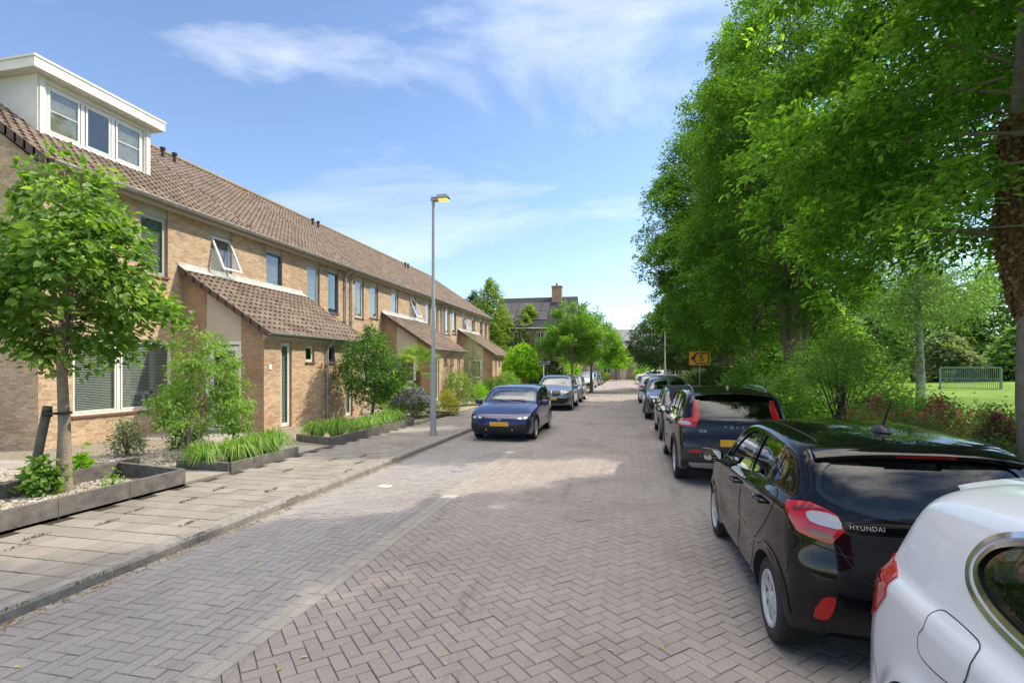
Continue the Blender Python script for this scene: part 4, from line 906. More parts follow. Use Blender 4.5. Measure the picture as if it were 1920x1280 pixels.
# spoiler
mb=MB(); P=[]
for i in range(21):
    u=-1+2*i/20; x=u*.60; yb=.20+.10*abs(u)**2.5; yf=.50; dz=-.055*abs(u)**2.6
    P.append([(x,yf,1.507+dz),(x,(yf+yb)/2,1.492+dz),(x,yb,1.458+dz),(x,yb-.012,1.443+dz),(x,yb+.01,1.415+dz),(x,.36,1.43+dz)])
V=[q for p in P for q in p]; mb.add(V,[(i*6+k,(i+1)*6+k,(i+1)*6+(k+1)%6,i*6+(k+1)%6) for i in range(20) for k in range(6)]+[tuple(range(6)),tuple(20*6+k for k in range(6))[::-1]]); sp=mb.build('spoiler',c_black,t,smooth=45)
mb=MB(); 
for i in range(12): x0=-.17+.34*i/12; mb.box((x0,.188,1.422),(x0+.34/12,.21,1.438))
mb.build('brake_light',m_redd,sp)
mb=MB(); mb.lathe([(.0,.055),(.03,.05),(.05,.02),(.055,0)],14,0,'z',(0,.78,1.525)); mb.v=[(p[0],.78+(p[1]-.78)*1.8,p[2]) for p in mb.v]; mb.tube([(0,.76,1.56),(0,.62,1.76)],[.008,.005],8); mb.build('aerial',m_black,t,smooth=60)
rbox(t,'headrest',(-.12,2.0-.38,.3),(.12,1.64,.32),m_seat,.005) if False else None
# headlamps/grille (front, seen from other sides)
lamp(c,t,'headlight',[('F',-.70,.76),('F',-.48,.70),('F',-.50,.62),('F',-.72,.66),('L',3.36,.74)],(-.4,-.9),m_hl,off=.006,thick=.008)
c.patch('grille',[('F',-.45,.56),('F',.45,.56),('F',.38,.36),('F',-.38,.36)],(0,-1,0),m_grille,t,off=.005)
lamp(c,t,'wiper_cover',[('B',-.06,.935),('B',.06,.935),('B',.06,.91),('B',-.06,.91)],(0,1),m_black,off=.01,thick=.01) if False else None
mb=MB(); h=c.hit('B',0,1.06); h2=c.hit('B',.42,1.10); mb.tube([h+Vector((0,-.03,-.03)),h+Vector((.12,-.03,.0)),h2+Vector((0,-.02,0))],[.012,.008,.005],6); mb.build('wiper',m_black,t,smooth=True)
# ---------------------------------------------------------------- black compact SUV
suv=dict(L=4.43,W=1.86,wb=2.70,rear_axle=.86,rw=.355,tw=.235,rimr=.235,gc=.24,paint=c_navyblack,tumble=.24,shoulder=.05,
 sil=[(.14,.30),(.03,.42),(.0,.62),(.02,.78),(.07,.92),(.10,1.08),(.22,1.32),(.34,1.50),(.44,1.575),(.70,1.615),(1.2,1.645),(1.8,1.645),(2.3,1.61),(2.62,1.53),(2.95,1.34),(3.22,1.165),(3.35,1.11),(3.7,1.06),(4.1,.99),(4.28,.92),(4.38,.78),(4.42,.58),(4.38,.38),(4.25,.27)],
 belt=[(0,1.10),(1.0,1.06),(1.8,1.03),(3.2,1.0),(4.43,.9)],
 cabin=[(.55,.95),(.40,1.12),(.50,1.42),(.66,1.53),(1.2,1.57),(1.8,1.57),(2.3,1.53),(2.6,1.42),(2.95,1.2),(3.05,1.08),(2.8,.92),(1.6,.9)],
 sidewin=[[(2.86,1.08),(2.02,1.09),(2.05,1.50),(2.12,1.525),(2.42,1.49),(2.68,1.34)],[(1.93,1.09),(1.30,1.11),(1.25,1.30),(1.30,1.51),(1.40,1.53),(1.90,1.53),(1.95,1.50)],[(1.16,1.12),(.86,1.22),(.74,1.32),(.80,1.38),(1.0,1.49),(1.15,1.51),(1.19,1.45)]],
 rearwin=[(0,1.14),(.45,1.145),(.60,1.18),(.60,1.30),(.555,1.45),(.50,1.50),(0,1.515)],
 frontwin=[(0,1.165),(.62,1.16),(.70,1.18),(.58,1.49),(.50,1.535),(0,1.55)],
 doorpoly=[[(2.98,1.01),(2.02,1.04),(2.0,.62),(2.0,.36),(2.86,.35),(2.95,.6)],[(1.97,1.04),(1.27,1.07),(1.18,.95),(1.33,.7),(1.42,.38),(1.97,.36)]],
 handles=[(2.16,.93),(1.40,.95)],mirror=(2.92,1.07),seat_y=2.05,Rt=.11,Rr=.22,res=230,ni=32)
c,t=build_car(suv,(1.76,9.02,0),0,'black SUV with tall L-shaped red tail lights ahead of the black hatchback','twin',m_rim,privacy=True,wframe=m_chrome)
TL=[(-.617,.356,1.44),(-.560,.345,1.44),(-.558,.25,1.30),(-.566,.163,1.138),(-.60,.14,1.05),(-.625,.123,1.007),(-.75,.18,1.0),(-.875,.306,1.014),(-.875,.45,1.03),(-.866,.54,1.075),(-.85,.45,1.115),(-.80,.30,1.128),(-.721,.217,1.141),(-.675,.21,1.17),(-.66,.25,1.25)]
lamp(c,t,'tail_light',TL,(-.72,.69),m_red,off=.014,thick=.014,grid=.04,sub=[('clear_lens',[(-.86,.36,1.07),(-.74,.22,1.09),(-.68,.16,1.06),(-.70,.16,1.03),(-.85,.30,1.04)],m_lens)])
c.text('badge','VOLVO','B',0.02,1.0,.052,m_lens,t,space=3.2); c.text('model_badge','XC40','B',-.52,.925,.052,m_lens,t)
c.patch('lower_cladding',[('B',-.82,.68),('B',.82,.68),('B',.78,.36),('B',-.78,.36)],(0,1,0),m_black,t,off=.006)
c.patch('skid_plate',[('B',-.74,.415),('B',.74,.415),('B',.68,.345),('B',-.68,.345)],(0,1,0),m_skid,t,off=.02,thick=.02)
lamp(c,t,'fog_light',[('B',-.74,.628),('B',-.47,.637),('B',-.48,.597),('B',-.74,.585)],(-.1,1),m_red,off=.012,thick=.01)
plate(c,t,'B',.76)
both(lambda sd:c.strip('wheel_arch_cladding',[fx(('L',.86+.44*math.cos(R(a)),.355+.44*math.sin(R(a))),sd) for a in range(-8,189,14)],(-sd,0,0),.055,m_black,t,off=.005))
both(lambda sd:c.strip('wheel_arch_cladding',[fx(('L',3.56+.44*math.cos(R(a)),.355+.44*math.sin(R(a))),sd) for a in range(-8,189,14)],(-sd,0,0),.055,m_black,t,off=.005))
both(lambda sd:c.strip('sill_trim',[fx(('L',y,.34),sd) for y in (3.08,2.5,2.0,1.34)],(-sd,0,0),.05,m_skid,t,off=.006))
both(lambda sd:c.strip('shut_line',[fx(p,sd) for p in (('L',.50,1.54),('L',.42,1.45),('L',.34,1.28),('L',.30,1.16))],(-sd*.9,.4,0),.008,m_seam,t))
c.strip('shut_line',[('B',-.58,.86),('B',-.54,.72),('B',-.44,.63),('B',0,.62),('B',.44,.63),('B',.54,.72),('B',.58,.86)],(0,1,0),.008,m_seam,t)
for sd in (-1,1):
    mb=MB(); mb.tube([(sd*.60,.62,1.565),(sd*.61,.85,1.64),(sd*.60,1.6,1.675),(sd*.57,2.2,1.64),(sd*.56,2.42,1.57)],.016,8); mb.build('roof_rail',m_gloss,t,smooth=True)
mb=MB(); P=[]
for i in range(21):
    u=-1+2*i/20; x=u*.62; yb=.24+.10*abs(u)**2.5; dz=-.06*abs(u)**2.6
    P.append([(x,.66,1.618+dz),(x,.42,1.605+dz),(x,yb,1.575+dz),(x,yb+.0,1.555+dz),(x,.46,1.55+dz)])
V=[q for p in P for q in p]; mb.add(V,[(i*5+k,(i+1)*5+k,(i+1)*5+(k+1)%5,i*5+(k+1)%5) for i in range(20) for k in range(5)]+[tuple(range(5)),tuple(100+k for k in range(5))[::-1]]); mb.build('spoiler',c_navyblack,t,smooth=45)
mb=MB(); mb.lathe([(0,.06),(.02,.05),(.035,0)],10,0,'z',(0,.85,1.62)); mb.v=[(p[0],.85+(p[1]-.85)*2.2,p[2]) for p in mb.v]; mb.build('roof_fin',m_gloss,t,smooth=60)
lamp(c,t,'headlight',[('F',-.84,.92),('F',-.58,.86),('F',-.60,.76),('F',-.84,.80)],(-.3,-.95),m_hl,off=.006,thick=.008)
mb=MB(); h=c.hit('B',0,1.09); mb.tube([h+Vector((0,-.03,-.02)),h+Vector((.12,-.03,.0)),c.hit('B',.40,1.11)+Vector((0,-.02,0))],[.012,.008,.005],6); mb.build('wiper',m_black,t,smooth=True)
# ---------------------------------------------------------------- white family hatchback, nose away behind the camera
fam=dict(L=4.35,W=1.80,wb=2.67,rear_axle=.80,rw=.335,tw=.205,rimr=.22,gc=.2,paint=c_white,tumble=.28,shoulder=.035,
 sil=[(.14,.26),(.03,.40),(.0,.60),(.02,.76),(.06,.90),(.10,1.02),(.20,1.24),(.32,1.42),(.42,1.50),(.62,1.53),(1.2,1.57),(1.8,1.57),(2.3,1.53),(2.6,1.45),(2.95,1.26),(3.2,1.12),(3.35,1.07),(3.7,1.0),(4.05,.90),(4.22,.80),(4.32,.62),(4.34,.45),(4.28,.3),(4.15,.24)],
 belt=[(0,1.04),(1.0,1.04),(1.6,1.02),(3.2,.96),(4.35,.85)],
 cabin=[(.55,.95),(.38,1.06),(.46,1.32),(.62,1.44),(1.2,1.49),(1.8,1.49),(2.3,1.45),(2.6,1.35),(2.9,1.16),(3.0,1.04),(2.8,.92),(1.6,.9)],
 sidewin=[[(2.86,1.07),(2.0,1.10),(2.03,1.42),(2.10,1.45),(2.4,1.41),(2.66,1.27)],[(1.90,1.10),(1.35,1.14),(1.10,1.175),(.96,1.23),(.92,1.29),(.97,1.37),(1.12,1.43),(1.35,1.455),(1.86,1.465),(1.92,1.43)]],
 rearwin=[(0,1.04),(.46,1.05),(.60,1.09),(.58,1.25),(.52,1.38),(.46,1.41),(0,1.42)],
 frontwin=[(0,1.13),(.60,1.12),(.68,1.14),(.56,1.42),(.48,1.46),(0,1.475)],
 doorpoly=[[(2.96,.98),(1.98,1.0),(1.96,.6),(1.98,.32),(2.84,.31),(2.92,.6)],[(1.94,1.0),(1.32,1.035),(1.20,.97),(1.25,.72),(1.36,.35),(1.93,.32)]],
 handles=[(2.12,.88),(1.46,.90)],mirror=(2.88,1.02),seat_y=2.0,Rt=.13,Rr=.30,res=280,ni=40)
hh=dict(fam)
c,t=build_car(hh,(2.02,3.12,0),R(180),'white car with chrome window surround and fuel flap, nearest the camera','five',m_rim,wframe=m_chrome,name='parked_car')
for sd in (1,):
    c.strip('chrome_surround',[('R',y,z) for (y,z) in [(2.0,1.478),(1.6,1.482),(1.3,1.475),(1.10,1.45),(.94,1.385),(.885,1.29),(.93,1.21),(1.08,1.15),(1.35,1.112),(1.9,1.075),(2.6,1.05)]],(-1,0,0),.020,m_chrome,t,off=.006)
TLp=[('L',.47,1.06),('L',.40,1.10),('L',.28,1.11),('B',-.72,1.08),('B',-.60,1.0),('B',-.62,.86),('B',-.76,.78),('L',.20,.76),('L',.32,.83),('L',.44,.96)]
lamp(c,t,'tail_light',TLp,(-.72,.69),m_red,off=.008,thick=.01,grid=.03,sub=[('dark_lens',[('L',.38,1.0),('L',.24,1.03),('B',-.70,1.0),('B',-.66,.95),('L',.22,.93)],m_redd),('dark_lens',[('L',.26,.88),('B',-.74,.87),('B',-.70,.83),('L',.18,.82)],m_redd)])
FL=[(.80,1.04),(.83,1.072),(.88,1.08),(1.05,1.07),(1.08,1.05),(1.08,.98),(1.05,.91),(.99,.875),(.80,.865),(.765,.89),(.765,.94),(.80,.99)]
d=c.patch('fuel_flap',[('R',*p) for p in FL],(-1,0,0),c_white,t,off=.0025,grid=.04); c.strip('shut_line',[('R',*p) for p in FL],(-1,0,0),.0042,m_seam,d,off=.003,closed=True)
c.strip('shut_line',[('R',.16,.72),('R',.30,.60),('R',.40,.44)],(-.9,.4,0),.005,m_seam,t)
mb=MB(); P=[]
for i in range(21):
    u=-1+2*i/20; x=u*.56; yb=.33+.12*abs(u)**2.5; dz=-.06*abs(u)**2.6
    P.append([(x,.60,1.535+dz),(x,.40,1.528+dz),(x,yb,1.495+dz),(x,yb+.01,1.475+dz),(x,.44,1.45+dz)])
V=[q for p in P for q in p]; mb.add(V,[(i*5+k,(i+1)*5+k,(i+1)*5+(k+1)%5,i*5+(k+1)%5) for i in range(20) for k in range(5)]+[tuple(range(5)),tuple(100+k for k in range(5))[::-1]]); mb.build('spoiler',c_white,t,smooth=45)
# ---------------------------------------------------------------- blue hatchback facing the camera
golf=dict(fam,L=4.28,W=1.79,wb=2.62,rear_axle=.82,rw=.32,tw=.205,rimr=.225,gc=.17,paint=c_blue,Rt=.11,Rfr=.27,ft=.10,tumble=.23,nexp=3.2,res=240,
 sil=[(.14,.26),(.03,.38),(.0,.58),(.02,.74),(.06,.88),(.10,1.0),(.22,1.2),(.34,1.36),(.44,1.42),(.64,1.455),(1.2,1.475),(1.7,1.47),(2.15,1.43),(2.4,1.36),(2.75,1.18),(3.02,1.03),(3.16,.985),(3.5,.93),(3.85,.83),(4.08,.74),(4.2,.66),(4.26,.52),(4.27,.36),(4.22,.24),(4.1,.19)],
 belt=[(0,1.0),(1.0,.96),(1.6,.94),(3.2,.90),(4.3,.75)],
 cabin=[(.55,.88),(.38,.98),(.46,1.22),(.62,1.34),(1.2,1.395),(1.7,1.39),(2.1,1.35),(2.4,1.26),(2.72,1.08),(2.8,.97),(2.6,.86),(1.6,.84)],
 sidewin=[[(2.68,.965),(1.90,.98),(1.93,1.34),(2.0,1.37),(2.22,1.33),(2.45,1.19)],[(1.80,.98),(1.20,1.0),(1.16,1.1),(1.2,1.36),(1.3,1.38),(1.78,1.38),(1.82,1.34)],[(1.1,1.01),(.86,1.06),(.78,1.14),(.86,1.22),(1.0,1.30),(1.1,1.33),(1.13,1.28)]],
 rearwin=[(0,.99),(.46,1.0),(.60,1.03),(.58,1.18),(.52,1.29),(.46,1.32),(0,1.33)],
 frontwin=[(0,1.04),(.64,1.03),(.73,1.05),(.64,1.33),(.57,1.375),(0,1.395)],
 doorpoly=[[(2.78,.91),(1.88,.935),(1.86,.6),(1.88,.30),(2.70,.29),(2.76,.6)],[(1.84,.935),(1.20,.965),(1.10,.90),(1.22,.68),(1.32,.34),(1.83,.30)]],
 handles=[(2.02,.83),(1.34,.85)],mirror=(2.70,.95),seat_y=1.95)
c,t=build_car(golf,(-3.36,13.52+4.28,0),R(180),'dark blue hatchback with a yellow front plate beyond the near lamp post','twin',m_rim)
lamp(c,t,'headlight',[('F',-.82,.70),('F',-.60,.685),('F',-.42,.655),('F',-.42,.61),('F',-.62,.59),('F',-.80,.60),('L',4.0,.63),('L',3.86,.70)],(-.45,-.9),m_gloss,off=.006,thick=.008,sub=[('reflector',[('F',-.76,.665),('F',-.66,.66),('F',-.66,.615),('F',-.76,.62)],m_bright),('reflector',[('F',-.60,.655),('F',-.50,.645),('F',-.50,.62),('F',-.60,.61)],m_bright)])
c.patch('upper_grille',[('F',-.42,.65),('F',.42,.65),('F',.42,.62),('F',-.42,.62)],(0,-1,0),m_gloss,t,off=.004)
c.patch('lower_grille',[('F',-.84,.50),('F',-.50,.47),('F',.50,.47),('F',.84,.50),('F',.76,.27),('F',-.76,.27)],(0,-1,0),m_grille,t,off=.006)
for i in range(4): c.strip('grille_bar',[('F',x,.31+.045*i) for x in (-.72,-.4,0,.4,.72)],(0,-1,0),.008,m_black,t,off=.012)
both(lambda sd:c.strip('air_curtain_trim',[fx(p,sd) for p in (('F',-.60,.50),('F',-.80,.46),('F',-.74,.30))],(-sd*.2,-1,0),.012,c_blue,t,off=.014))
c.patch('splitter',[('F',-.70,.235),('F',.70,.235),('F',.70,.205),('F',-.70,.205)],(0,-1,0),c_blue,t,off=.02,thick=.015)
p=c.hit('F',0,.635); 
def badge_ring(t,x,y,z,r,m,vw=True,e=1):
    b=MB(); 
    prof=[(r,0),(r,.010),(r*.86,.010),(r*.86,0)]
    b.lathe([(q,y+e*h) for q,h in prof],28,0,'y',(x,0,z))
    if vw:
        def st(a,bb): 
            d=Vector((bb[0]-a[0],bb[1]-a[1])).normalized(); n=Vector((-d.y,d.x))*r*.075
            b.prism([(x+a[0]*r+n.x,z+a[1]*r+n.y),(x+bb[0]*r+n.x,z+bb[1]*r+n.y),(x+bb[0]*r-n.x,z+bb[1]*r-n.y),(x+a[0]*r-n.x,z+a[1]*r-n.y)],'y',y,y+e*.008)
        for a,bb in (((-.42,.75),(0,.08)),((.42,.75),(0,.08)),((-.80,.35),(-.36,-.72)),((.80,.35),(.36,-.72)),((-.36,-.72),(0,.0)),((.36,-.72),(0,.0))): st(a,bb)
    return b.build('badge',m,t,smooth=30)
badge_ring(t,0,p.y+.022,.635,.062,m_bright)
plate(c,t,'F',.48)
for sd in (-1,1):
    mb=MB(); p=c.hit('F',sd*.36,.33); mb.box((p.x-.012,p.y,.31),(p.x+.012,p.y+.012,.35)); mb.build('fog_light',m_bright,t)
c.strip('bonnet_edge',[('F',x,z) for x,z in ((-.80,.72),(-.6,.71),(-.3,.695),(0,.69),(.3,.695),(.6,.71),(.8,.72))],(0,-1,-.3),.008,m_seam,t)
both(lambda sd:c.strip('bonnet_edge',[('T',sd*.66,y) for y in (3.1,3.4,3.7,3.95)],(0,0,-1),.008,m_seam,t))
for x0 in (-.5,.02):
    mb=MB(); mb.tube([c.hit('F',x0,1.04)+Vector((0,.05,.0)),c.hit('F',x0+.5,1.06)+Vector((0,.02,.015))],.008,6); mb.build('wiper',m_black,t)
# ---------------------------------------------------------------- grey SUV facing the camera
bmw=dict(suv,L=4.50,W=1.845,paint=c_grey,Rfr=.30,ft=.11,tumble=.26)
c,t=build_car(bmw,(-3.40,23.55+4.5,0),R(180),'grey SUV with a wide black grille, parked behind the dark blue hatchback','five',m_rim,privacy=True)
lamp(c,t,'headlight',[('F',-.86,.92),('F',-.56,.90),('F',-.50,.84),('F',-.58,.80),('F',-.84,.82),('L',4.2,.86)],(-.45,-.9),m_gloss,off=.006,thick=.008,sub=[('reflector',[('F',-.80,.88),('F',-.72,.88),('F',-.72,.83),('F',-.80,.84)],m_bright),('reflector',[('F',-.68,.88),('F',-.60,.875),('F',-.60,.835),('F',-.68,.83)],m_bright)])
both(lambda sd:c.patch('grille',[fx(p,sd) for p in (('F',-.44,.87),('F',-.38,.93),('F',-.05,.93),('F',-.02,.90),('F',-.04,.72),('F',-.08,.69),('F',-.36,.70),('F',-.43,.77))],(0,-1,0),m_grille,t,off=.012,thick=.01))
both(lambda sd:[c.strip('grille_bar',[fx(('F',x,.71),sd),fx(('F',x,.80),sd),fx(('F',x,.91),sd)],(0,-1,0),.010,m_gloss,t,off=.02) for x in (-.36,-.30,-.24,-.18,-.12)])
c.patch('lower_grille',[('F',-.80,.56),('F',-.5,.60),('F',.5,.60),('F',.80,.56),('F',.62,.36),('F',-.62,.36)],(0,-1,0),m_grille,t,off=.008)
plate(c,t,'F',.57); p=c.hit('F',0,.97); badge_ring(t,0,p.y+.002,.965,.04,m_lblue if False else m_bright,vw=False)
c.patch('skid_plate',[('F',-.66,.34),('F',.66,.34),('F',.6,.29),('F',-.6,.29)],(0,-1,0),m_skid,t,off=.012,thick=.01)
# ---------------------------------------------------------------- dark grey-blue electric SUV facing the camera (right row)
eq=dict(suv,L=4.46,W=1.83,paint=c_dark,Rfr=.42,ft=.16,Rt=.15)
c,t=build_car(eq,(1.60,20.15+4.46,0),R(180),'slate blue SUV with a closed smooth nose, facing the camera in the right hand row','five',m_rim)
lamp(c,t,'headlight',[('F',-.82,.92),('F',-.60,.90),('F',-.54,.84),('F',-.60,.78),('F',-.80,.80),('L',4.1,.86)],(-.5,-.85),m_hl,off=.006,thick=.008)
c.patch('grille',[('F',-.24,.80),('F',-.16,.84),('F',.16,.84),('F',.24,.80),('F',.24,.74),('F',.16,.70),('F',-.16,.70),('F',-.24,.74)],(0,-1,0),m_gloss,t,off=.008)
c.patch('lower_grille',[('F',-.78,.60),('F',-.5,.66),('F',.5,.66),('F',.78,.60),('F',.60,.38),('F',-.60,.38)],(0,-1,0),m_grille,t,off=.008)
c.patch('skid_plate',[('F',-.7,.37),('F',.7,.37),('F',.62,.31),('F',-.62,.31)],(0,-1,0),m_skid,t,off=.012,thick=.01)
# ---------------------------------------------------------------- small soft-top car
conv=dict(hatch,L=3.57,W=1.63,wb=2.30,rear_axle=.62,rw=.29,paint=c_choc,res=180,ni=26,fleece=False,
 sil=[(.14,.26),(.03,.40),(.0,.55),(.03,.72),(.10,.86),(.26,.96),(.42,1.02),(.56,1.18),(.75,1.36),(1.0,1.45),(1.4,1.48),(1.8,1.47),(2.1,1.41),(2.4,1.25),(2.7,1.06),(2.85,1.0),(3.1,.95),(3.32,.86),(3.48,.74),(3.56,.55),(3.54,.36),(3.42,.24)],
 belt=[(0,.88),(.6,.92),(2.7,.90),(3.57,.75)],
 cabin=[(.9,.85),(.75,1.0),(.85,1.25),(1.05,1.36),(1.4,1.40),(1.8,1.39),(2.1,1.32),(2.4,1.12),(2.5,.98),(2.3,.84),(1.4,.82)],
 sidewin=[[(2.34,.96),(1.55,.97),(1.56,1.3),(1.62,1.34),(1.95,1.31),(2.15,1.17)],[(1.46,.97),(1.0,.99),(.95,1.1),(1.05,1.22),(1.2,1.30),(1.44,1.33),(1.48,1.3)]],
 rearwin=None,doorpoly=[[(2.45,.89),(1.45,.91),(1.42,.6),(1.5,.3),(2.3,.29),(2.4,.5)]],handles=[(1.62,.80)],mirror=(2.34,.95),seat_y=1.62)
c,t=build_car(conv,(1.68,14.35,0),0,'dark grey small car with a black fabric soft top','five',m_rim)
c.patch('soft_top',[('T',x*.56*(1 if y>.9 else .9),y) for (x,y) in ((-1,.52),(0,.47),(1,.52),(1,.8),(1,1.3),(1,1.8),(.95,2.05),(0,2.08),(-.95,2.05),(-1,1.8),(-1,1.3),(-1,.8))],(0,0,-1),m_softtop,t,off=.012,thick=.012,grid=.08,smoothn=2)
lamp(c,t,'tail_light',[('B',-.66,.84),('B',-.56,.82),('B',-.54,.70),('B',-.66,.68)],(-.5,.86),m_red,off=.01,thick=.01); plate(c,t,'B',.6)
# ---------------------------------------------------------------- farther cars
toy=dict(fam,L=4.3,W=1.80,paint=c_white,res=150,ni=20)
c,t=build_car(toy,(1.56,29.45,0),0,'white hatchback with red tail lights seen from behind, last of the right hand row','five',m_rim,privacy=True)
lamp(c,t,'tail_light',[('L',.40,.98),('B',-.76,1.0),('B',-.56,.97),('B',-.50,.88),('B',-.64,.84),('L',.16,.86)],(-.6,.8),m_red,off=.012,thick=.012)
c.patch('lower_cladding',[('B',-.66,.46),('B',.66,.46),('B',.58,.30),('B',-.58,.30)],(0,1,0),m_black,t,off=.008); plate(c,t,'B',.62)
far=[('L',fam,c_silver,(-3.40,29.3+4.35),180,'silver hatchback mostly hidden behind the grey SUV on the left',None),
     ('L',hatch,c_lblue,(-3.75,50.0+3.67),176,'pale blue small car facing the camera beyond the second street tree',None),
     ('L',suv,c_blue,(-3.8,55.6+4.43),177,'dark blue car with roof bars behind the pale blue small car',None),
     ('L',golf,c_choc,(-3.8,62.5+4.28),178,'black car at the far end of the left row',None),
     ('R',suv,c_white,(5.6,77),84,'white estate car standing across the far end of the street',None)]
for (_,b,pt_,(x,y),rz,lb,_) in far:
    sp=dict(b,paint=pt_,res=130,ni=18,fleece=False)
    c,t=build_car(sp,(x,y,0),R(rz),lb,'five',m_rim,doors=False,privacy=True)
    zz=.92 if b is suv else .72
    lamp(c,t,'headlight',[('F',-.76,zz),('F',-.5,zz-.03),('F',-.5,zz-.13),('F',-.76,zz-.12)],(-.3,-.95),m_hl,off=.006,thick=.008)
    c.patch('lower_grille',[('F',-.6,.5),('F',.6,.5),('F',.5,.3),('F',-.5,.3)],(0,-1,0),m_grille,t,off=.008)
    lamp(c,t,'tail_light',[('B',-.72,zz+.02),('B',-.5,zz),('B',-.5,zz-.14),('B',-.72,zz-.14)],(-.3,.95),m_red,off=.008,thick=.008)
    plate(c,t,'F',.5)
    if pt_ is c_blue and b is suv:
        for yy in (1.3,2.1):
            mb=MB(); mb.tube([(-.62,yy,1.72),(.62,yy,1.72)],.02,6); mb.tube([(-.58,yy,1.6),(-.58,yy,1.72)],.015,6); mb.tube([(.58,yy,1.6),(.58,yy,1.72)],.015,6); mb.build('roof_bar',m_black,t)
# ================================================================ VEGETATION
def nrmz(a): return a/(np.linalg.norm(a,axis=-1,keepdims=True)+1e-9)
def leaves(name,P,Dr,Nn,size,mat_,wr=.55,rng=RNG,fold=.12,six=False,vr=None):
    """P base points, Dr leaf directions, Nn approximate normals"""
    n=len(P); l=(size*rng.uniform(.5,1.3,n))[:,None]; d=nrmz(Dr); w=nrmz(np.cross(Nn,d)); nn=nrmz(np.cross(d,w))
    if six:
        q=[P,P+d*l*.3+w*l*wr*.42+nn*l*fold,P+d*l*.68+w*l*wr*.36+nn*l*fold*.6,P+d*l-nn*l*.10,P+d*l*.68-w*l*wr*.36+nn*l*fold*.6,P+d*l*.3-w*l*wr*.42+nn*l*fold]
        V=np.stack(q,1); f=np.array([(0,1,2,3),(0,3,4,5)])[None]+(np.arange(n)*6)[:,None,None]; k=2
    else:
        q=[P,P+d*l*.5+w*l*wr*.5+nn*l*fold,P+d*l,P+d*l*.5-w*l*wr*.5+nn*l*fold]; V=np.stack(q,1); f=np.array([(0,1,2,3)])[None]+(np.arange(n)*4)[:,None,None]; k=1
    v=rng.random(n) if vr is None else vr
    return npmesh(name,V.reshape(-1,3),f.reshape(-1,4),mat_,np.repeat(v,k))
def lobes(rng,th,t,amp,k=5):
    r=np.zeros_like(th)
    for i in range(k): r+=np.sin(th*rng.integers(1,6)+rng.uniform(0,6.3)+t*rng.uniform(3,14))*rng.uniform(.3,1)
    return 1+amp*r/math.sqrt(k)
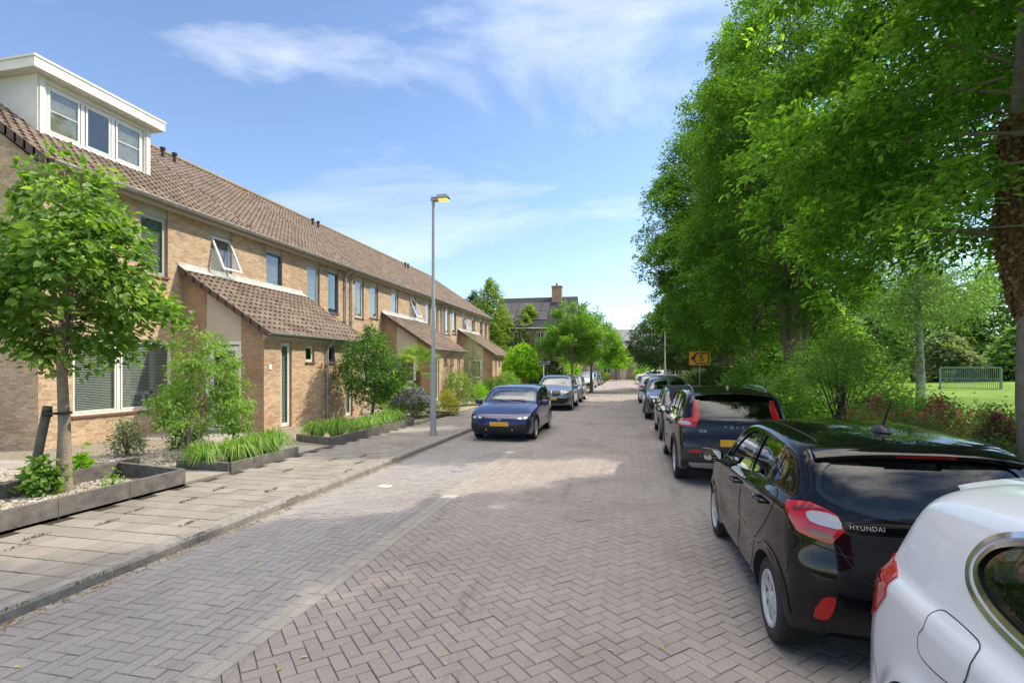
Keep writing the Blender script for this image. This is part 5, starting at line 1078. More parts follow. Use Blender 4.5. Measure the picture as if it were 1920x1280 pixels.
def crown(rng,c,z0,z1,rad,prof,ns,nl,size,mat_,spray=.45,up=.15,droop=.3,lobe=.22,inner=.5,wr=.55,six=False,flat=.6,swid=.35,name='crown',ecc=1,boughs=0,rise=.35,sag=.3,bthick=.10):
    """leafy sprays: each is a short twig carrying nl leaves in a loose flat fan"""
    bs=None
    if boughs:
        K=boughs; bt=(np.arange(K)+rng.random(K))/K; bt=bt[rng.random(K)<1] ; pr=prof(bt); bth=(np.arange(K)*2.39996+rng.normal(0,.35,K)); bR=rad*prof(bt)*lobes(rng,bth,bt,lobe)*rng.uniform(.82,1.08,K)
        wgt=np.clip(bR,.15*rad,None)**1.6; idx=rng.choice(K,ns,p=wgt/wgt.sum()); n=ns; s_=rng.beta(2.2,1.5,n)*.80+.22
        bo=np.stack([np.cos(bth),np.sin(bth),np.zeros(K)],1); bsd=np.stack([-np.sin(bth),np.cos(bth),np.zeros(K)],1); H=z1-z0
        zb=z0+H*bt; R_=bR[idx]; off=rng.normal(0,1,n)*(.13+.17*R_*(1.15-s_))*.8
        p=np.array([c[0],c[1],0])+bo[idx]*(R_*s_)[:,None]+bsd[idx]*off[:,None]; p[:,2]=zb[idx]+rise*R_*s_-sag*R_*s_**2.5+rng.normal(0,bthick,n)-.25*np.abs(off)
        p[:,2]=np.maximum(p[:,2],z0-.3)
        t=np.clip((p[:,2]-z0)/H,0,1); out_=nrmz(bo[idx]+bsd[idx]*(off*.9)[:,None]/(.3+R_[:,None]*.5))
        tips=np.stack([bo*bR[:,None]*q+np.array([c[0],c[1],0])+np.array([0,0,1])*(zb+rise*bR*q-sag*bR*q**2.5)[:,None] for q in (.08,.45,.85)],1); bs=tips
    if not boughs:
     t=rng.random(ns*3); th=rng.uniform(0,2*math.pi,ns*3); pr=prof(t); keep=rng.random(ns*3)<pr/pr.max(); t=t[keep][:ns]; th=th[keep][:ns]; n=len(t)
     Rm=rad*prof(t)*lobes(rng,th,t,lobe)
     u=rng.random(n)**inner; r=np.maximum(Rm*u-spray*.6,0)
     out_=np.stack([np.cos(th),np.sin(th),np.zeros(n)],1)
     p=np.array([c[0],c[1],0])+out_*r[:,None]*np.array([1,ecc,1]); p[:,2]=z0+(z1-z0)*t+rng.normal(0,.05,n)
    d=nrmz(out_*rng.uniform(.6,1,(n,1))+rng.normal(0,.38,(n,3))+np.array([0,0,1])*(up+.8*np.clip(t-.75,0,1)[:,None]*2))
    side=nrmz(np.cross(d,np.array([0,0,1.]))+rng.normal(0,.25,(n,3))); nrm=nrmz(np.cross(side,d)); 
    s=rng.random((n,nl)); s=np.sort(s,1); ln=spray*rng.uniform(.6,1.3,(n,1)); sg=np.where(np.arange(nl)%2==0,1,-1)[None]
    q=sg*rng.random((n,nl))*swid*spray*(1.1-s*.8)
    B=p[:,None]+d[:,None]*(s*ln)[...,None]+side[:,None]*q[...,None]+nrm[:,None]*rng.normal(0,.035+.10*(1-flat),(n,nl))[...,None]; B[...,2]-=droop*(s*ln)**2
    LD=d[:,None]*rng.uniform(.3,1,(n,nl,1))+side[:,None]*(sg*rng.uniform(.4,1,(n,nl)))[...,None]+rng.normal(0,.3,(n,nl,3)); LD[...,2]-=droop*.8
    LN=nrm[:,None]+rng.normal(0,1-flat,(n,nl,3)); LN[...,2]=np.abs(LN[...,2])+.2
    v=np.clip(rng.normal(.5,.16,(n,1))+rng.normal(0,.16,(n,nl)),0,1)
    me=leaves(name,B.reshape(-1,3),LD.reshape(-1,3),LN.reshape(-1,3),size,mat_,wr,rng,six=six,vr=v.ravel()); return me,(p if bs is None else (p,bs))
def limbs(rng,mb,base,top,targets,r0,n):
    base=Vector(base); top=Vector(top)
    for k in range(n):
        tg=Vector(targets[rng.integers(len(targets))]); f=min(.95,max(.12,(tg.z-base.z)/(top.z-base.z+.01)*.7)); st=base.lerp(top,f); rr=r0*(1-f)*.5+.012
        md=st.lerp(tg,.5)+Vector(rng.normal(0,.08,3)); md.z-=.05*(tg-st).length
        mb.tube([st,md,tg],[rr,rr*.55,.005],6,cap=False)
def tree(name,label,cat,base,trunk,r0,crown_args,lm,bark=m_bark,nlimb=30,group=None,seed=1,fork=None):
    rng=np.random.default_rng(seed); t=thing(name,base,rng.uniform(0,.01),label,cat,group)
    c=dict(crown_args); cm,pts=crown(rng,c.pop('c',(0,0)),mat_=lm,**c); link('crown',cm,t)
    mb=MB()
    if isinstance(pts,tuple):
        pts,bs=pts
        for a,b_,d in bs:
            r_=max(.012,r0*.22*min(1,float(np.linalg.norm(d-a))/3)); st=np.array([a[0]*.6,a[1]*.6,a[2]-.25]); mb.tube([tuple(st),tuple(a),tuple(b_),tuple(d)],[r_,r_*.9,r_*.6,.004],6,cap=False)
        nlimb=nlimb//4
    if trunk:
        k=len(trunk); mb.tube([(a,b,z) for a,b,z in [( *(trunk[i]),) for i in range(k)]],[r0*(1.25 if i==0 else 1-.62*i/(k-1)) for i in range(k)],12)
        limbs(rng,mb,trunk[min(1,k-2)],trunk[-1],pts,r0,nlimb)
    if fork: fork(mb,rng,pts)
    if mb.f: mb.build('trunk',bark,t,smooth=60)
    return t
G1=[(.018,.055,.008),(.035,.10,.012),(.06,.155,.018),(.10,.21,.03)]
l_horn=leafmat('hornbeam_leaf',[(.045,.105,.018),(.08,.17,.026),(.13,.25,.038),(.22,.37,.06)],.55)
l_near=leafmat('near_leaf',[(.05,.12,.016),(.095,.205,.024),(.165,.31,.045),(.29,.44,.08)],.55)
l_dark=leafmat('dark_leaf',[(.03,.06,.02),(.05,.10,.03),(.08,.14,.04)],.35)
l_lin=leafmat('linden_leaf',[(.05,.12,.02),(.10,.19,.032),(.16,.27,.05),(.29,.38,.09)],.45)
l_dog=leafmat('dogwood_leaf',[(.11,.20,.045),(.18,.29,.06),(.27,.38,.11)],.42)
l_mag=leafmat('dense_shrub_leaf',[(.03,.09,.015),(.05,.13,.02),(.09,.20,.03),(.2,.26,.04)],.35)
l_lime=leafmat('lime_leaf',[(.13,.28,.01),(.20,.38,.015),(.30,.48,.03)],.45)
l_yel=leafmat('yellow_leaf',[(.28,.30,.04),(.42,.40,.06),(.5,.45,.1)],.35)
l_olive=leafmat('olive_leaf',[(.10,.14,.07),(.17,.21,.12),(.26,.30,.19)],.3)
l_bright=leafmat('bright_leaf',[(.075,.15,.028),(.12,.22,.042),(.18,.30,.065),(.27,.39,.10)],.45)
l_hazy=leafmat('hazed_park_leaf',[(.09,.17,.06),(.14,.24,.085),(.20,.32,.11)],.45)  # distance haze is put into these paler leaf greens
l_poplar=leafmat('poplar_leaf',[(.10,.16,.035),(.17,.25,.055),(.25,.33,.09)],.45)
l_grass=leafmat('grass_blade',[(.06,.16,.015),(.11,.25,.02),(.20,.34,.05),(.38,.42,.16)],.4)
l_flow=leafmat('pink_flower',[(.55,.12,.13),(.68,.24,.21),(.62,.32,.24)],.3); l_mag2=leafmat('magenta_flower',[(.32,.03,.12),(.5,.07,.2)],.3); l_purp=leafmat('purple_flower',[(.28,.20,.42),(.42,.35,.55),(.6,.55,.7)],.3)
col=lambda t: np.sqrt(np.clip(1-(2*t-1)**2,0,1))**.7
def tallprof(t): return np.clip(np.minimum((t+.06)/.22,1),0,1)**.6*np.clip(1.06-t**2.6,0,1)
# ---- staked street tree in front of the first house
tree('linden_tree','young broad-leaved linden tree tied to a wooden stake, in the front bed at far left','tree',(-8.25,6.13,.13),[(0,0,0),(-.02,.02,1.0),(-.05,.0,2.0),(0.03,.05,3.0),(.1,.05,4.6)],.09,
 dict(c=(.10,-.05),z0=2.0,z1=4.85,rad=1.08,prof=lambda t:np.clip(np.minimum((t+.12)/.35,1),0,1)**.6*np.clip(1.08-t**2.2,0,1)**.8,ns=560,nl=16,size=.115,spray=.38,boughs=70,rise=.5,sag=.45,bthick=.07,droop=.6,lobe=.28,inner=.42,wr=.85,six=True,flat=.45,swid=.45),l_lin,m_bark2,26,seed=5)
mb=MB(); mb.tube([(-8.66,5.95,.05),(-8.60,6.02,.7),(-8.52,6.10,1.42)],.06,12); o=mb.build('tree_stake',mat('weathered_stake',(.10,.10,.06),.95,col2=(.17,.15,.11),vscale=10),org=(-8.6,6,.1),smooth=50); props(o,'round greenish wooden stake leaning beside the linden trunk','tree stake')
mb=MB(); mb.tube([(-8.54,6.09,1.30),(-8.40,6.02,1.31),(-8.26,6.02,1.32),(-8.16,6.10,1.32),(-8.24,6.22,1.32),(-8.40,6.20,1.31),(-8.54,6.16,1.30)],.022,6); mb.tube([(-8.52,6.09,1.26),(-8.52,6.09,1.36)],.066,12); o=mb.build('tree_tie',m_black,org=(-8.3,6.1,1.3)); props(o,'black rubber strap holding the linden trunk to its stake','tree tie')
tree('dogwood','pale green tiered dogwood shrub in front of the first front door','shrub',(-9.0,9.15,.15),[(0,0,0),(.03,.05,.6),(-.05,.1,1.3),(0,.05,2.3)],.035,
 dict(c=(.34,.06),z0=.55,z1=2.6,rad=1.1,prof=lambda t:(.62+.38*np.sin(t*17+.5)**2)*np.clip(1.12-t*.75,0,1)*np.minimum((t+.1)/.2,1),ns=470,nl=16,size=.085,spray=.3,boughs=24,rise=.25,sag=.2,bthick=.05,droop=.9,lobe=.25,inner=.42,wr=.5,six=True,flat=.6),l_dog,m_bark2,26,seed=8,
 fork=lambda mb,rng,pts:[mb.tube([(0,0,0),(rng.normal(0,.12),rng.normal(0,.12),.4),(rng.normal(0,.35),rng.normal(0,.35),1.1)],[.028,.02,.01],7) for _ in range(5)])
tree('round_shrub_tree','dense dark green round-topped small tree over the long planter','small tree',(-8.75,16.7,.2),[(0,0,0),(.05,.05,.7),(0,.1,1.4),(0,0,2.4)],.05,
 dict(z0=.6,z1=3.15,rad=1.22,prof=lambda t:np.clip(np.minimum((t+.25)/.5,1),0,1)*np.clip(1.1-t**3,0,1),ns=620,nl=16,size=.10,spray=.34,droop=.6,lobe=.16,inner=.35,wr=.6,flat=.5),l_mag,m_bark,22,seed=9)
def bush(name,label,cat,base,r,h,lm,ns,nl,size,seed,lobe=.15,prof=None,droop=.2,spray=.22,six=False,wr=.6,group=None,flowers=None,inner=.3,ecc=1):
    rng=np.random.default_rng(seed); t=thing(name,base,0,label,cat,group)
    pf=prof or (lambda t:np.clip(1-np.clip(t-.25,0,1)**2*1.6,0.05,1)**.6*np.minimum((t+.35)/.5,1))
    cm,p=crown(rng,(0,0),.03,h,r,pf,ns,nl,size,lm,spray=spray,droop=droop,lobe=lobe,inner=inner,wr=wr,six=six,flat=.3,up=.35,name='foliage',ecc=ecc); link('foliage',cm,t)
    mb=MB()
    for k in range(7): a=p[rng.integers(len(p))]; mb.tube([(a[0]*.1,a[1]*.1,0),(a[0]*.5,a[1]*.5,a[2]*.6),tuple(a)],[.015,.009,.003],5,cap=False)
    mb.build('stems',m_twig,t)
    if flowers:
        fm,nf,fs=flowers; P=[];Dd=[]
        q=p[(p[:,2]>h*.45)]; q=q[rng.integers(len(q),size=nf)]; q=q*np.array([1.12,1.12,1.05])
        P=(q[:,None]+rng.normal(0,.045,(nf,16,3))).reshape(-1,3); Dd=rng.normal(0,1,P.shape); Nn=rng.normal(0,1,P.shape)
        link('flowers',leaves('flowers',P,Dd,Nn,fs,fm,.8,rng),t)
    return t
bush('evergreen_shrub','small dark evergreen shrub under the big ground floor window','shrub',(-10.35,8.95,.14),.36,.66,l_olive,160,12,.06,21)
bush('evergreen_shrub','dark evergreen shrub at the foot of the tiered dogwood','shrub',(-9.9,10.0,.14),.42,.62,l_mag,180,12,.06,22)
bush('bedding_plant','leafy lime green plant at the foot of the linden trunk','plant',(-8.35,5.9,.14),.24,.36,l_bright,40,9,.12,23,spray=.15,six=True,wr=.8)
bush('bedding_plant','small leafy plant between the two concrete bands behind the linden','plant',(-8.9,6.9,.14),.2,.3,l_lime,26,9,.11,24,spray=.15,six=True,wr=.8)
bush('bedding_plant','yellow-green groundcover plant at the lower left corner of the linden bed','plant',(-8.2,4.9,.14),.32,.2,l_lime,80,9,.04,25,spray=.12)
bush('bedding_plant','low yellow-green plant right of the linden trunk','plant',(-7.7,6.4,.14),.14,.12,l_lime,22,8,.05,26,spray=.1)
bush('flowering_border','mound of pale purple flowers beside the lamp post','flower border',(-7.9,18.3,.2),.95,.95,l_mag,420,12,.07,31,flowers=(l_purp,520,.05))
bush('broad_shrub','yellow-green tipped rounded shrub right of the lamp post','shrub',(-8.1,24.3,.2),.85,1.55,l_poplar,420,14,.08,32)
bush('golden_shrub','low golden yellow shrub right of the lamp post foot','shrub',(-6.95,19.6,.15),.48,.8,l_yel,220,12,.07,33)
bush('ball_shrub','clipped bright green ball shrub left of the blue hatchback','shrub',(-7.25,25.2,.15),.5,.95,l_lime,420,12,.05,34,lobe=.03)
bush('lavender_shrub','bright green bush behind the dense round tree','shrub',(-9.3,19.6,.2),.75,1.5,l_lime,300,12,.08,35)
bush('dark_shrub','dark rounded shrub below the fan palm','shrub',(-9.3,21.6,.2),.55,1.0,l_mag,200,12,.07,36)
tree('olive_tree','silvery loose olive tree in front of the third porch','small tree',(-8.9,29.2,.2),[(0,0,0),(.1,0,.9),(0,.1,1.8),(.1,0,3.0)],.05,
 dict(z0=.8,z1=3.9,rad=.95,prof=lambda t:np.clip(np.minimum((t+.3)/.5,1),0,1)*np.clip(1.1-t**2,0,1),ns=420,nl=14,size=.085,spray=.4,droop=.5,lobe=.3,inner=.5,wr=.3,flat=.3),l_olive,m_bark,20,seed=12)
# palm
def palm(base,label):
    rng=np.random.default_rng(3); t=thing('fan_palm',base,0,label,'palm'); mb=MB(); mb.tube([(0,0,0),(.03,0,.8),(0,0,1.6)],[.16,.13,.11],10); mb.build('trunk',mat('palm_fibre',(.13,.07,.03),.95,var=.5,vscale=25,bump=1,bscale=30),t,smooth=True)
    V=[];F=[];A=[]
    for k in range(46):
        a=rng.uniform(0,6.28); el=rng.uniform(-.5,1.25); d=Vector((math.cos(a)*math.cos(el),math.sin(a)*math.cos(el),math.sin(el))); c=Vector((0,0,1.75))+d*rng.uniform(.6,.95)
        sd=d.cross(Vector((0,0,1))).normalized(); up=sd.cross(d); v=rng.random()
        V+= [Vector((0,0,1.6))-sd*.008,Vector((0,0,1.6))+sd*.008,c+sd*.008,c-sd*.008]; b=len(V)-4; F.append((b,b+1,b+2,b+3)); A.append(v)
        for j in range(22):
            an=-1.75+3.5*j/21; ld=(d*math.cos(an)+sd*math.sin(an)).normalized(); ln=rng.uniform(.55,.72); w=sd*math.cos(an)-d*math.sin(an); b=len(V); tip=c+ld*ln-Vector((0,0,.10))+up*.02
            m_=c+ld*ln*.55
            V+=[c,m_+w*.018+up*.01,tip,m_-w*.018+up*.01]; F.append((b,b+1,b+2,b+3)); A.append(v)
    link('fronds',npmesh('fronds',[tuple(x) for x in V],F,l_palm,A),t)
l_palm=leafmat('palm_leaf',[(.08,.16,.03),(.15,.25,.05),(.28,.35,.09)],.35)
palm((-9.9,23.6,.2),'fan palm with a brown fibrous trunk in the front garden before the second porch')
# grass clumps
def grass_clump(base,label,seed,r=.32,h=.42,n=420,group='arching grass clumps in the concrete planters'):
    rng=np.random.default_rng(seed); th=rng.uniform(0,6.28,n); rr=rng.uniform(0,.14,n); b=np.stack([rr*np.cos(th),rr*np.sin(th),np.zeros(n)],1); a=th+rng.normal(0,.5,n); o=np.stack([np.cos(a),np.sin(a),np.zeros(n)],1); w=np.stack([-np.sin(a),np.cos(a),np.zeros(n)],1)*.006
    L_=rng.uniform(.6,1.1,n)[:,None]; sp=rng.uniform(.2,1,n)[:,None]; pts=[]
    for (u,z) in ((0,0),(.25,.62),(.62,.95),(1.0,.62)): pts.append(b+o*u*r*sp*L_*1.25+np.array([0,0,1])*h*L_*(z*(1-.35*sp)+.0)*(1 if u<.9 else (1.35-sp*.9)))
    V=np.stack([pts[0]-w,pts[0]+w,pts[1]-w*1.3,pts[1]+w*1.3,pts[2]-w,pts[2]+w,pts[3]-w*.2,pts[3]+w*.2],1); f=np.array([(0,1,3,2),(2,3,5,4),(4,5,7,6)])[None]+(np.arange(n)*8)[:,None,None]
    v=np.repeat(rng.random(n),3); me=npmesh('grass_clump',V.reshape(-1,3),f.reshape(-1,4),l_grass,v); ob=link('grass_clump',me,None,base); props(ob,label,'ornamental grass',group)
k=0
for (x,y,z,s,lb) in ((-7.75,8.25,.28,1,'grass clump at the left end of the short sunlit planter'),(-7.45,8.7,.28,1.05,'grass clump second from left in the short sunlit planter'),(-7.4,9.2,.28,1.1,'grass clump in the middle right of the short sunlit planter'),(-7.45,9.7,.28,1.15,'grass clump at the far end of the short sunlit planter'),
  (-7.85,12.0,.28,1.05,'grass clump at the left corner of the long planter'),(-7.45,12.3,.28,1.2,'big grass clump near the front corner of the long planter'),(-7.4,13.1,.28,.95,'grass clump in the long planter left of the round tree trunk'),(-7.4,13.9,.28,.95,'grass clump in the long planter just under the round tree'),(-7.45,14.8,.28,1,'grass clump in the long planter right of the round tree trunk'),(-7.5,15.7,.28,1.1,'grass clump at the far end of the long planter near the lamp post')):
    k+=1; grass_clump((x,y,z-.13),lb,100+k,.45*s,.52*s,560)
# ---- right hand tree row
def forked(r,n=3,zf=1.6,lean=.5,zt=8):
    def f(mb,rng,pts):
        for i in range(n):
            a=2*math.pi*i/n+rng.uniform(-.4,.4); p=[(0,0,zf*.8)]
            for k in (1,2,3,4): u=k/4; p.append((math.cos(a)*lean*u*1.6+rng.normal(0,.06),math.sin(a)*lean*u*1.6+rng.normal(0,.06),zf+(zt-zf)*u))
            mb.tube(p,[r*.8,r*.62,r*.45,r*.3,r*.12],9,cap=False)
            limbs(rng,mb,p[1],p[-1],pts,r*.6,14)
    return f
HP=dict(spray=.5,droop=.3,lobe=.26,inner=.30,wr=.5,flat=.72,swid=.5,boughs=230,rise=.45,sag=.45,bthick=.13)
tree('hornbeam_tree','tall dense hornbeam behind the two black cars, its crown over the street','tree',(5.3,18.3,.02),[(0,0,0),(0.05,0,1.2),(.0,.1,2.4)],.30,
 dict(c=(-.3,0),z0=2.8,z1=16.5,rad=3.1,prof=tallprof,ns=6800,nl=22,size=.105,**HP),l_horn,m_bark,40,'trees along the park side of the street',41,forked(.26,4,1.5,.9,11))
tree('hornbeam_tree','tall dense hornbeam behind the orange route sign, farther down the row','tree',(5.3,24.5,.02),[(0,0,0),(0.05,0,1.5),(.0,.1,3)],.30,
 dict(c=(-.6,0),z0=2.7,z1=17,rad=3.5,prof=tallprof,ns=6600,nl=20,size=.135,**HP),l_horn,m_bark,40,'trees along the park side of the street',42,forked(.26,3,1.8,.8,12))
tree('hornbeam_tree','tall hornbeam at the back of the dense right hand row','tree',(5.6,31.0,.02),[(0,0,0),(0.05,0,1.5),(.0,.1,3)],.28,
 dict(c=(-.4,0),z0=2.4,z1=13.5,rad=3.5,prof=tallprof,ns=4200,nl=20,size=.16,**HP),l_horn,m_bark,30,'trees along the park side of the street',43,forked(.24,3,1.8,.8,10))
HN=dict(spray=.5,droop=.4,lobe=.22,inner=.42,wr=.55,flat=.68,swid=.5,boughs=120,rise=.3,sag=.5,bthick=.10)
tree('park_tree','large overhanging tree at the right edge with a trunk wrapped in dead ivy','tree',(5.76,8.9,.05),[(0,0,0),(-.12,0,1.5),(-.12,0,2.6),(-.32,0,3.8),(-.25,0,5.5),(-.1,0,8)],.15,
 dict(c=(.0,-.6),z0=3.7,z1=16,rad=3.8,prof=lambda t:np.clip(np.minimum((t+.22)/.35,1),0,1)*np.clip(1.08-t**2.4,0,1),ns=7600,nl=20,size=.118,six=True,**HN),l_near,m_bark2,60,None,44)
tree('park_tree','tree beyond the ivy trunk whose branches hang over the rose bushes','tree',(9.5,13.5,.12),[(0,0,0),(0,0,2.5),(.2,0,5),(.1,0,8)],.2,
 dict(c=(.4,-.6),z0=5.0,z1=14,rad=3.6,prof=lambda t:np.clip(np.minimum((t+.22)/.35,1),0,1)*np.clip(1.08-t**2.4,0,1),ns=3000,nl=18,size=.13,**HN),l_near,m_bark,40,None,45)
# dead ivy on the trunk
rng=np.random.default_rng(77); n=5200; z=rng.uniform(2.7,5.6,n); a=rng.uniform(0,6.28,n); cx=5.76+np.interp(z,[2.6,3.8,5.5],[-.12,-.32,-.25]); rr=np.interp(z,[2.7,3.4,5.6],[.10,.15,.17])*rng.uniform(.7,1.1,n)
P=np.stack([cx+rr*np.cos(a)-5.2,8.9+rr*np.sin(a)-8.9,z+.05-3],1); Dd=rng.normal(0,.5,(n,3)); Dd[:,2]-=1; Nn=np.stack([np.cos(a),np.sin(a),np.zeros(n)],1)+rng.normal(0,.4,(n,3))
l_dead=leafmat('dead_ivy_leaf',[(.12,.065,.03),(.22,.13,.065),(.32,.21,.12)],.2)
o=link('ivy',leaves('ivy',P,Dd,Nn,.085,l_dead,.8,rng),None,(5.2,8.9,3)); props(o,'reddish brown dead ivy clinging to the upper trunk at the right edge','ivy')
# dark tree pair further down
for (x,y,r,z1,sd,lb) in ((4.4,46,4.5,7.9,51,'dark rounded tree behind the two right hand lamp posts'),(6.6,52,3.6,7.9,52,'dark rounded tree beside the farthest lamp post, partly behind another')):
    tree('dark_tree',lb,'tree',(x,y,.02),[(0,0,0),(0,0,1.6),(0,0,4)],.2,dict(z0=1.9,z1=z1,rad=r,prof=lambda t:np.clip(np.minimum((t+.2)/.35,1),0,1)**.7*np.clip(1.05-t**2.5,0,1)**.7,ns=2200,nl=18,size=.2,spray=.6,droop=.2,lobe=.14,inner=.3,wr=.5,flat=.5),l_dark,m_bark,16,'pair of dark trees far down the right side',sd)
for (x,y,r,z1,sd,lb) in ((-3.95,38.3,2.45,6.6,53,'pale trunked street tree, left one of the pair beyond the grey SUV'),(-2.75,41.6,2.3,6.3,54,'street tree behind the pale trunked one, its darker trunk nearest the roadway')):
    tree('street_tree',lb,'tree',(x,y,.02),[(0,0,0),(0,0,1.7),(0,0,3.6)],.13,dict(z0=2.2,z1=z1,rad=r,prof=lambda t:np.clip(np.minimum((t+.2)/.35,1),0,1)**.7*np.clip(1.05-t**2.0,0,1)**.8,ns=1500,nl=18,size=.15,spray=.5,boughs=70,rise=.5,sag=.3,bthick=.12,droop=.2,lobe=.24,inner=.4,wr=.5,flat=.5),l_horn,m_bark2 if sd==53 else m_bark,26,'pair of street trees on the left',sd)
tree('globe_tree','lime green mop-headed tree left of the grey SUV','tree',(-7.1,36,.1),[(0,0,0),(0,0,1),(0,0,2.2)],.08,dict(z0=1.35,z1=3.45,rad=1.25,prof=lambda t:np.clip(np.minimum((t+.2)/.35,1),0,1)**.6*np.clip(1.05-t**2.5,0,1)**.6,ns=700,nl=14,size=.16,spray=.35,droop=1.,lobe=.1,inner=.3,wr=.6,flat=.4),l_lime,m_bark,10,'two mop-headed trees',55)
tree('globe_tree','lime green mop-headed tree right behind its twin, next to the hedge','tree',(-8.0,38.6,.1),[(0,0,0),(0,0,1),(0,0,2.2)],.08,dict(z0=1.4,z1=3.5,rad=1.3,prof=lambda t:np.clip(np.minimum((t+.2)/.35,1),0,1)**.6*np.clip(1.05-t**2.5,0,1)**.6,ns=600,nl=14,size=.17,spray=.35,droop=1.,lobe=.1,inner=.3,wr=.6,flat=.4),l_lime,m_bark,10,'two mop-headed trees',56)
tree('young_tree','small yellow-green tree before the houses at the end of the street','tree',(-1.6,81,.05),[(0,0,0),(0,0,2),(0,0,3.6)],.09,dict(z0=1.9,z1=6.6,rad=2.9,prof=lambda t:np.clip(np.minimum((t+.3)/.4,1),0,1)*np.clip(1.05-t,0,1)**.8,ns=700,nl=14,size=.26,spray=.7,lobe=.3,inner=.45,droop=.1),l_lime,m_bark,14,None,57)
for (x,y,r,z0,z1,sd,lb) in ((-16.5,62,4.4,1.0,12.5,58,'tall loose pale green tree behind the end of the terrace'),(-12.3,66,3.4,1.0,9.8,59,'lower pale green tree beside the tall loose one behind the terrace'),(-21,70,4.5,2,12.2,60,'dark tree top just above the terrace roof end')):
    tree('background_tree',lb,'tree',(x,y,.05),[(0,0,0),(0,0,3),(0,0,9)],.2,dict(z0=z0,z1=z1,rad=r,prof=lambda t:np.clip(np.minimum((t+.3)/.4,1),0,1)*np.clip(1.05-t**1.6,0,1)**.8,ns=1700,nl=16,size=.27,spray=.8,lobe=.35,inner=.5,droop=.1),l_poplar if sd<60 else l_dark,m_bark,20,'trees behind the end of the terrace',sd)
# park: birch, shrubs, small multi-stemmed tree, meadow edge trees
mbark=mat('birch_bark',(.42,.42,.38),.8,col2=(.10,.09,.07),vscale=5)
mbark.node_tree.nodes['Noise Texture'].inputs['Scale'].default_value=3.2
tree('birch_tree','slim birch with a banded white trunk standing in the park lawn','tree',(15,31,.27),[(0,0,0),(-.05,0,3),(-.1,0,7),(0,0,11)],.19,dict(z0=4.0,z1=12,rad=3.3,prof=lambda t:np.clip(np.minimum((t+.35)/.5,1),0,1)*np.clip(1.05-t**2,0,1),ns=1500,nl=18,size=.14,spray=.9,droop=.9,lobe=.3,inner=.5),l_hazy,mbark,24,None,61)
tree('multi_stem_tree','thin multi-stemmed small tree between the black SUV and the rose bushes','small tree',(4.4,12.2,.05),[(0,0,0),(.0,.02,.6),(.0,.05,1.1)],.045,dict(c=(.1,.1),z0=1.55,z1=2.65,rad=1.5,prof=lambda t:np.clip(.55+t*.6,0,1)*np.clip(1.15-t**2.5,0,1),ns=420,nl=15,size=.075,spray=.4,droop=.3,lobe=.3,inner=.5,flat=.7),l_bright,m_twig,0,None,62,
  lambda mb,rng,pts:[ (lambda a:mb.tube([(0,0,.3+.05*i),(a[0]*.35,a[1]*.35,.3+.45*(a[2]-.3)),tuple(a)],[.018,.011,.003],6,cap=False))(pts[rng.integers(len(pts))]) for i in range(26)])
HB=[(4.2,14.6,1.15,1.75,71,'bright green spreading shrub immediately right of the black SUV',l_bright,520,.085),(5.4,16.6,1.5,2.3,72,'bright green arching shrub behind the black SUV roof',l_bright,640,.10),(4.5,19.6,1.5,2.2,73,'green shrub in the hedge behind the soft-top car',l_bright,560,.11),(6.9,18.2,1.6,2.5,74,'loose green shrub in the park side hedge behind the thin tree',l_bright,560,.11),
 (4.9,24.0,1.6,1.9,75,'dark green hedge shrub right of the orange sign pole',l_dark,520,.11),(4.5,28.5,1.7,1.7,76,'dark green hedge shrub left of the orange sign pole',l_dark,460,.12),(4.7,34.0,1.7,1.6,77,'low dark shrub under the nearest right hand lamp post',l_dark,420,.13),(5.2,40,2.2,1.6,78,'low dark shrub before the pair of dark trees',l_dark,420,.15),(6.2,14.0,1.1,1.3,79,'low green shrub behind the multi-stemmed tree',l_bright,380,.08)]
for (x,y,r,h,sd,lb,lm,ns,sz) in HB: bush('hedge_shrub',lb,'shrub',(x,y,terr(x)),r,h,lm,ns,18,sz,sd,lobe=.22,spray=.42,group='shrubs of the park side hedge')
RB=[(4.25,10.5,.62,1.15,81,'rose bush with salmon pink flowers left of the car aerial',l_flow,26),(4.75,11.5,.75,1.35,82,'tall rose bush with faded pink blooms behind the thin multi-stemmed trunk',l_flow,30),(5.0,10.3,.65,1.1,83,'rose bush with pink blooms just right of the car aerial',l_flow,20),(5.6,11.0,.7,1.35,84,'tall rose bush with coral flowers, left of the magenta one',l_flow,26),(5.85,9.8,.5,1.2,85,'rose bush with a dense magenta flower head beside the ivy trunk',l_mag2,40),(4.9,8.5,.5,.85,86,'low rose bush with dark pink flowers above the black roof edge',l_mag2,16),(6.9,12.3,.9,1.1,87,'rose bush with few pale flowers at the lawn edge',l_flow,16),(4.5,9.3,.6,.95,88,'low green rose bush hugging the far side of the black hatchback',l_flow,10),(5.9,12.8,.85,1.1,89,'rose bush behind the others in front of the birch',l_flow,16)]
for (x,y,r,h,sd,lb,fm,nf) in RB: bush('rose_bush',lb,'shrub',(x,y,terr(x)-.02),r,h,l_bright if sd%2 else l_mag,430,15,.05,sd,lobe=.3,spray=.3,group='rose bushes beside the park lawn',flowers=(fm,nf*3,.06))
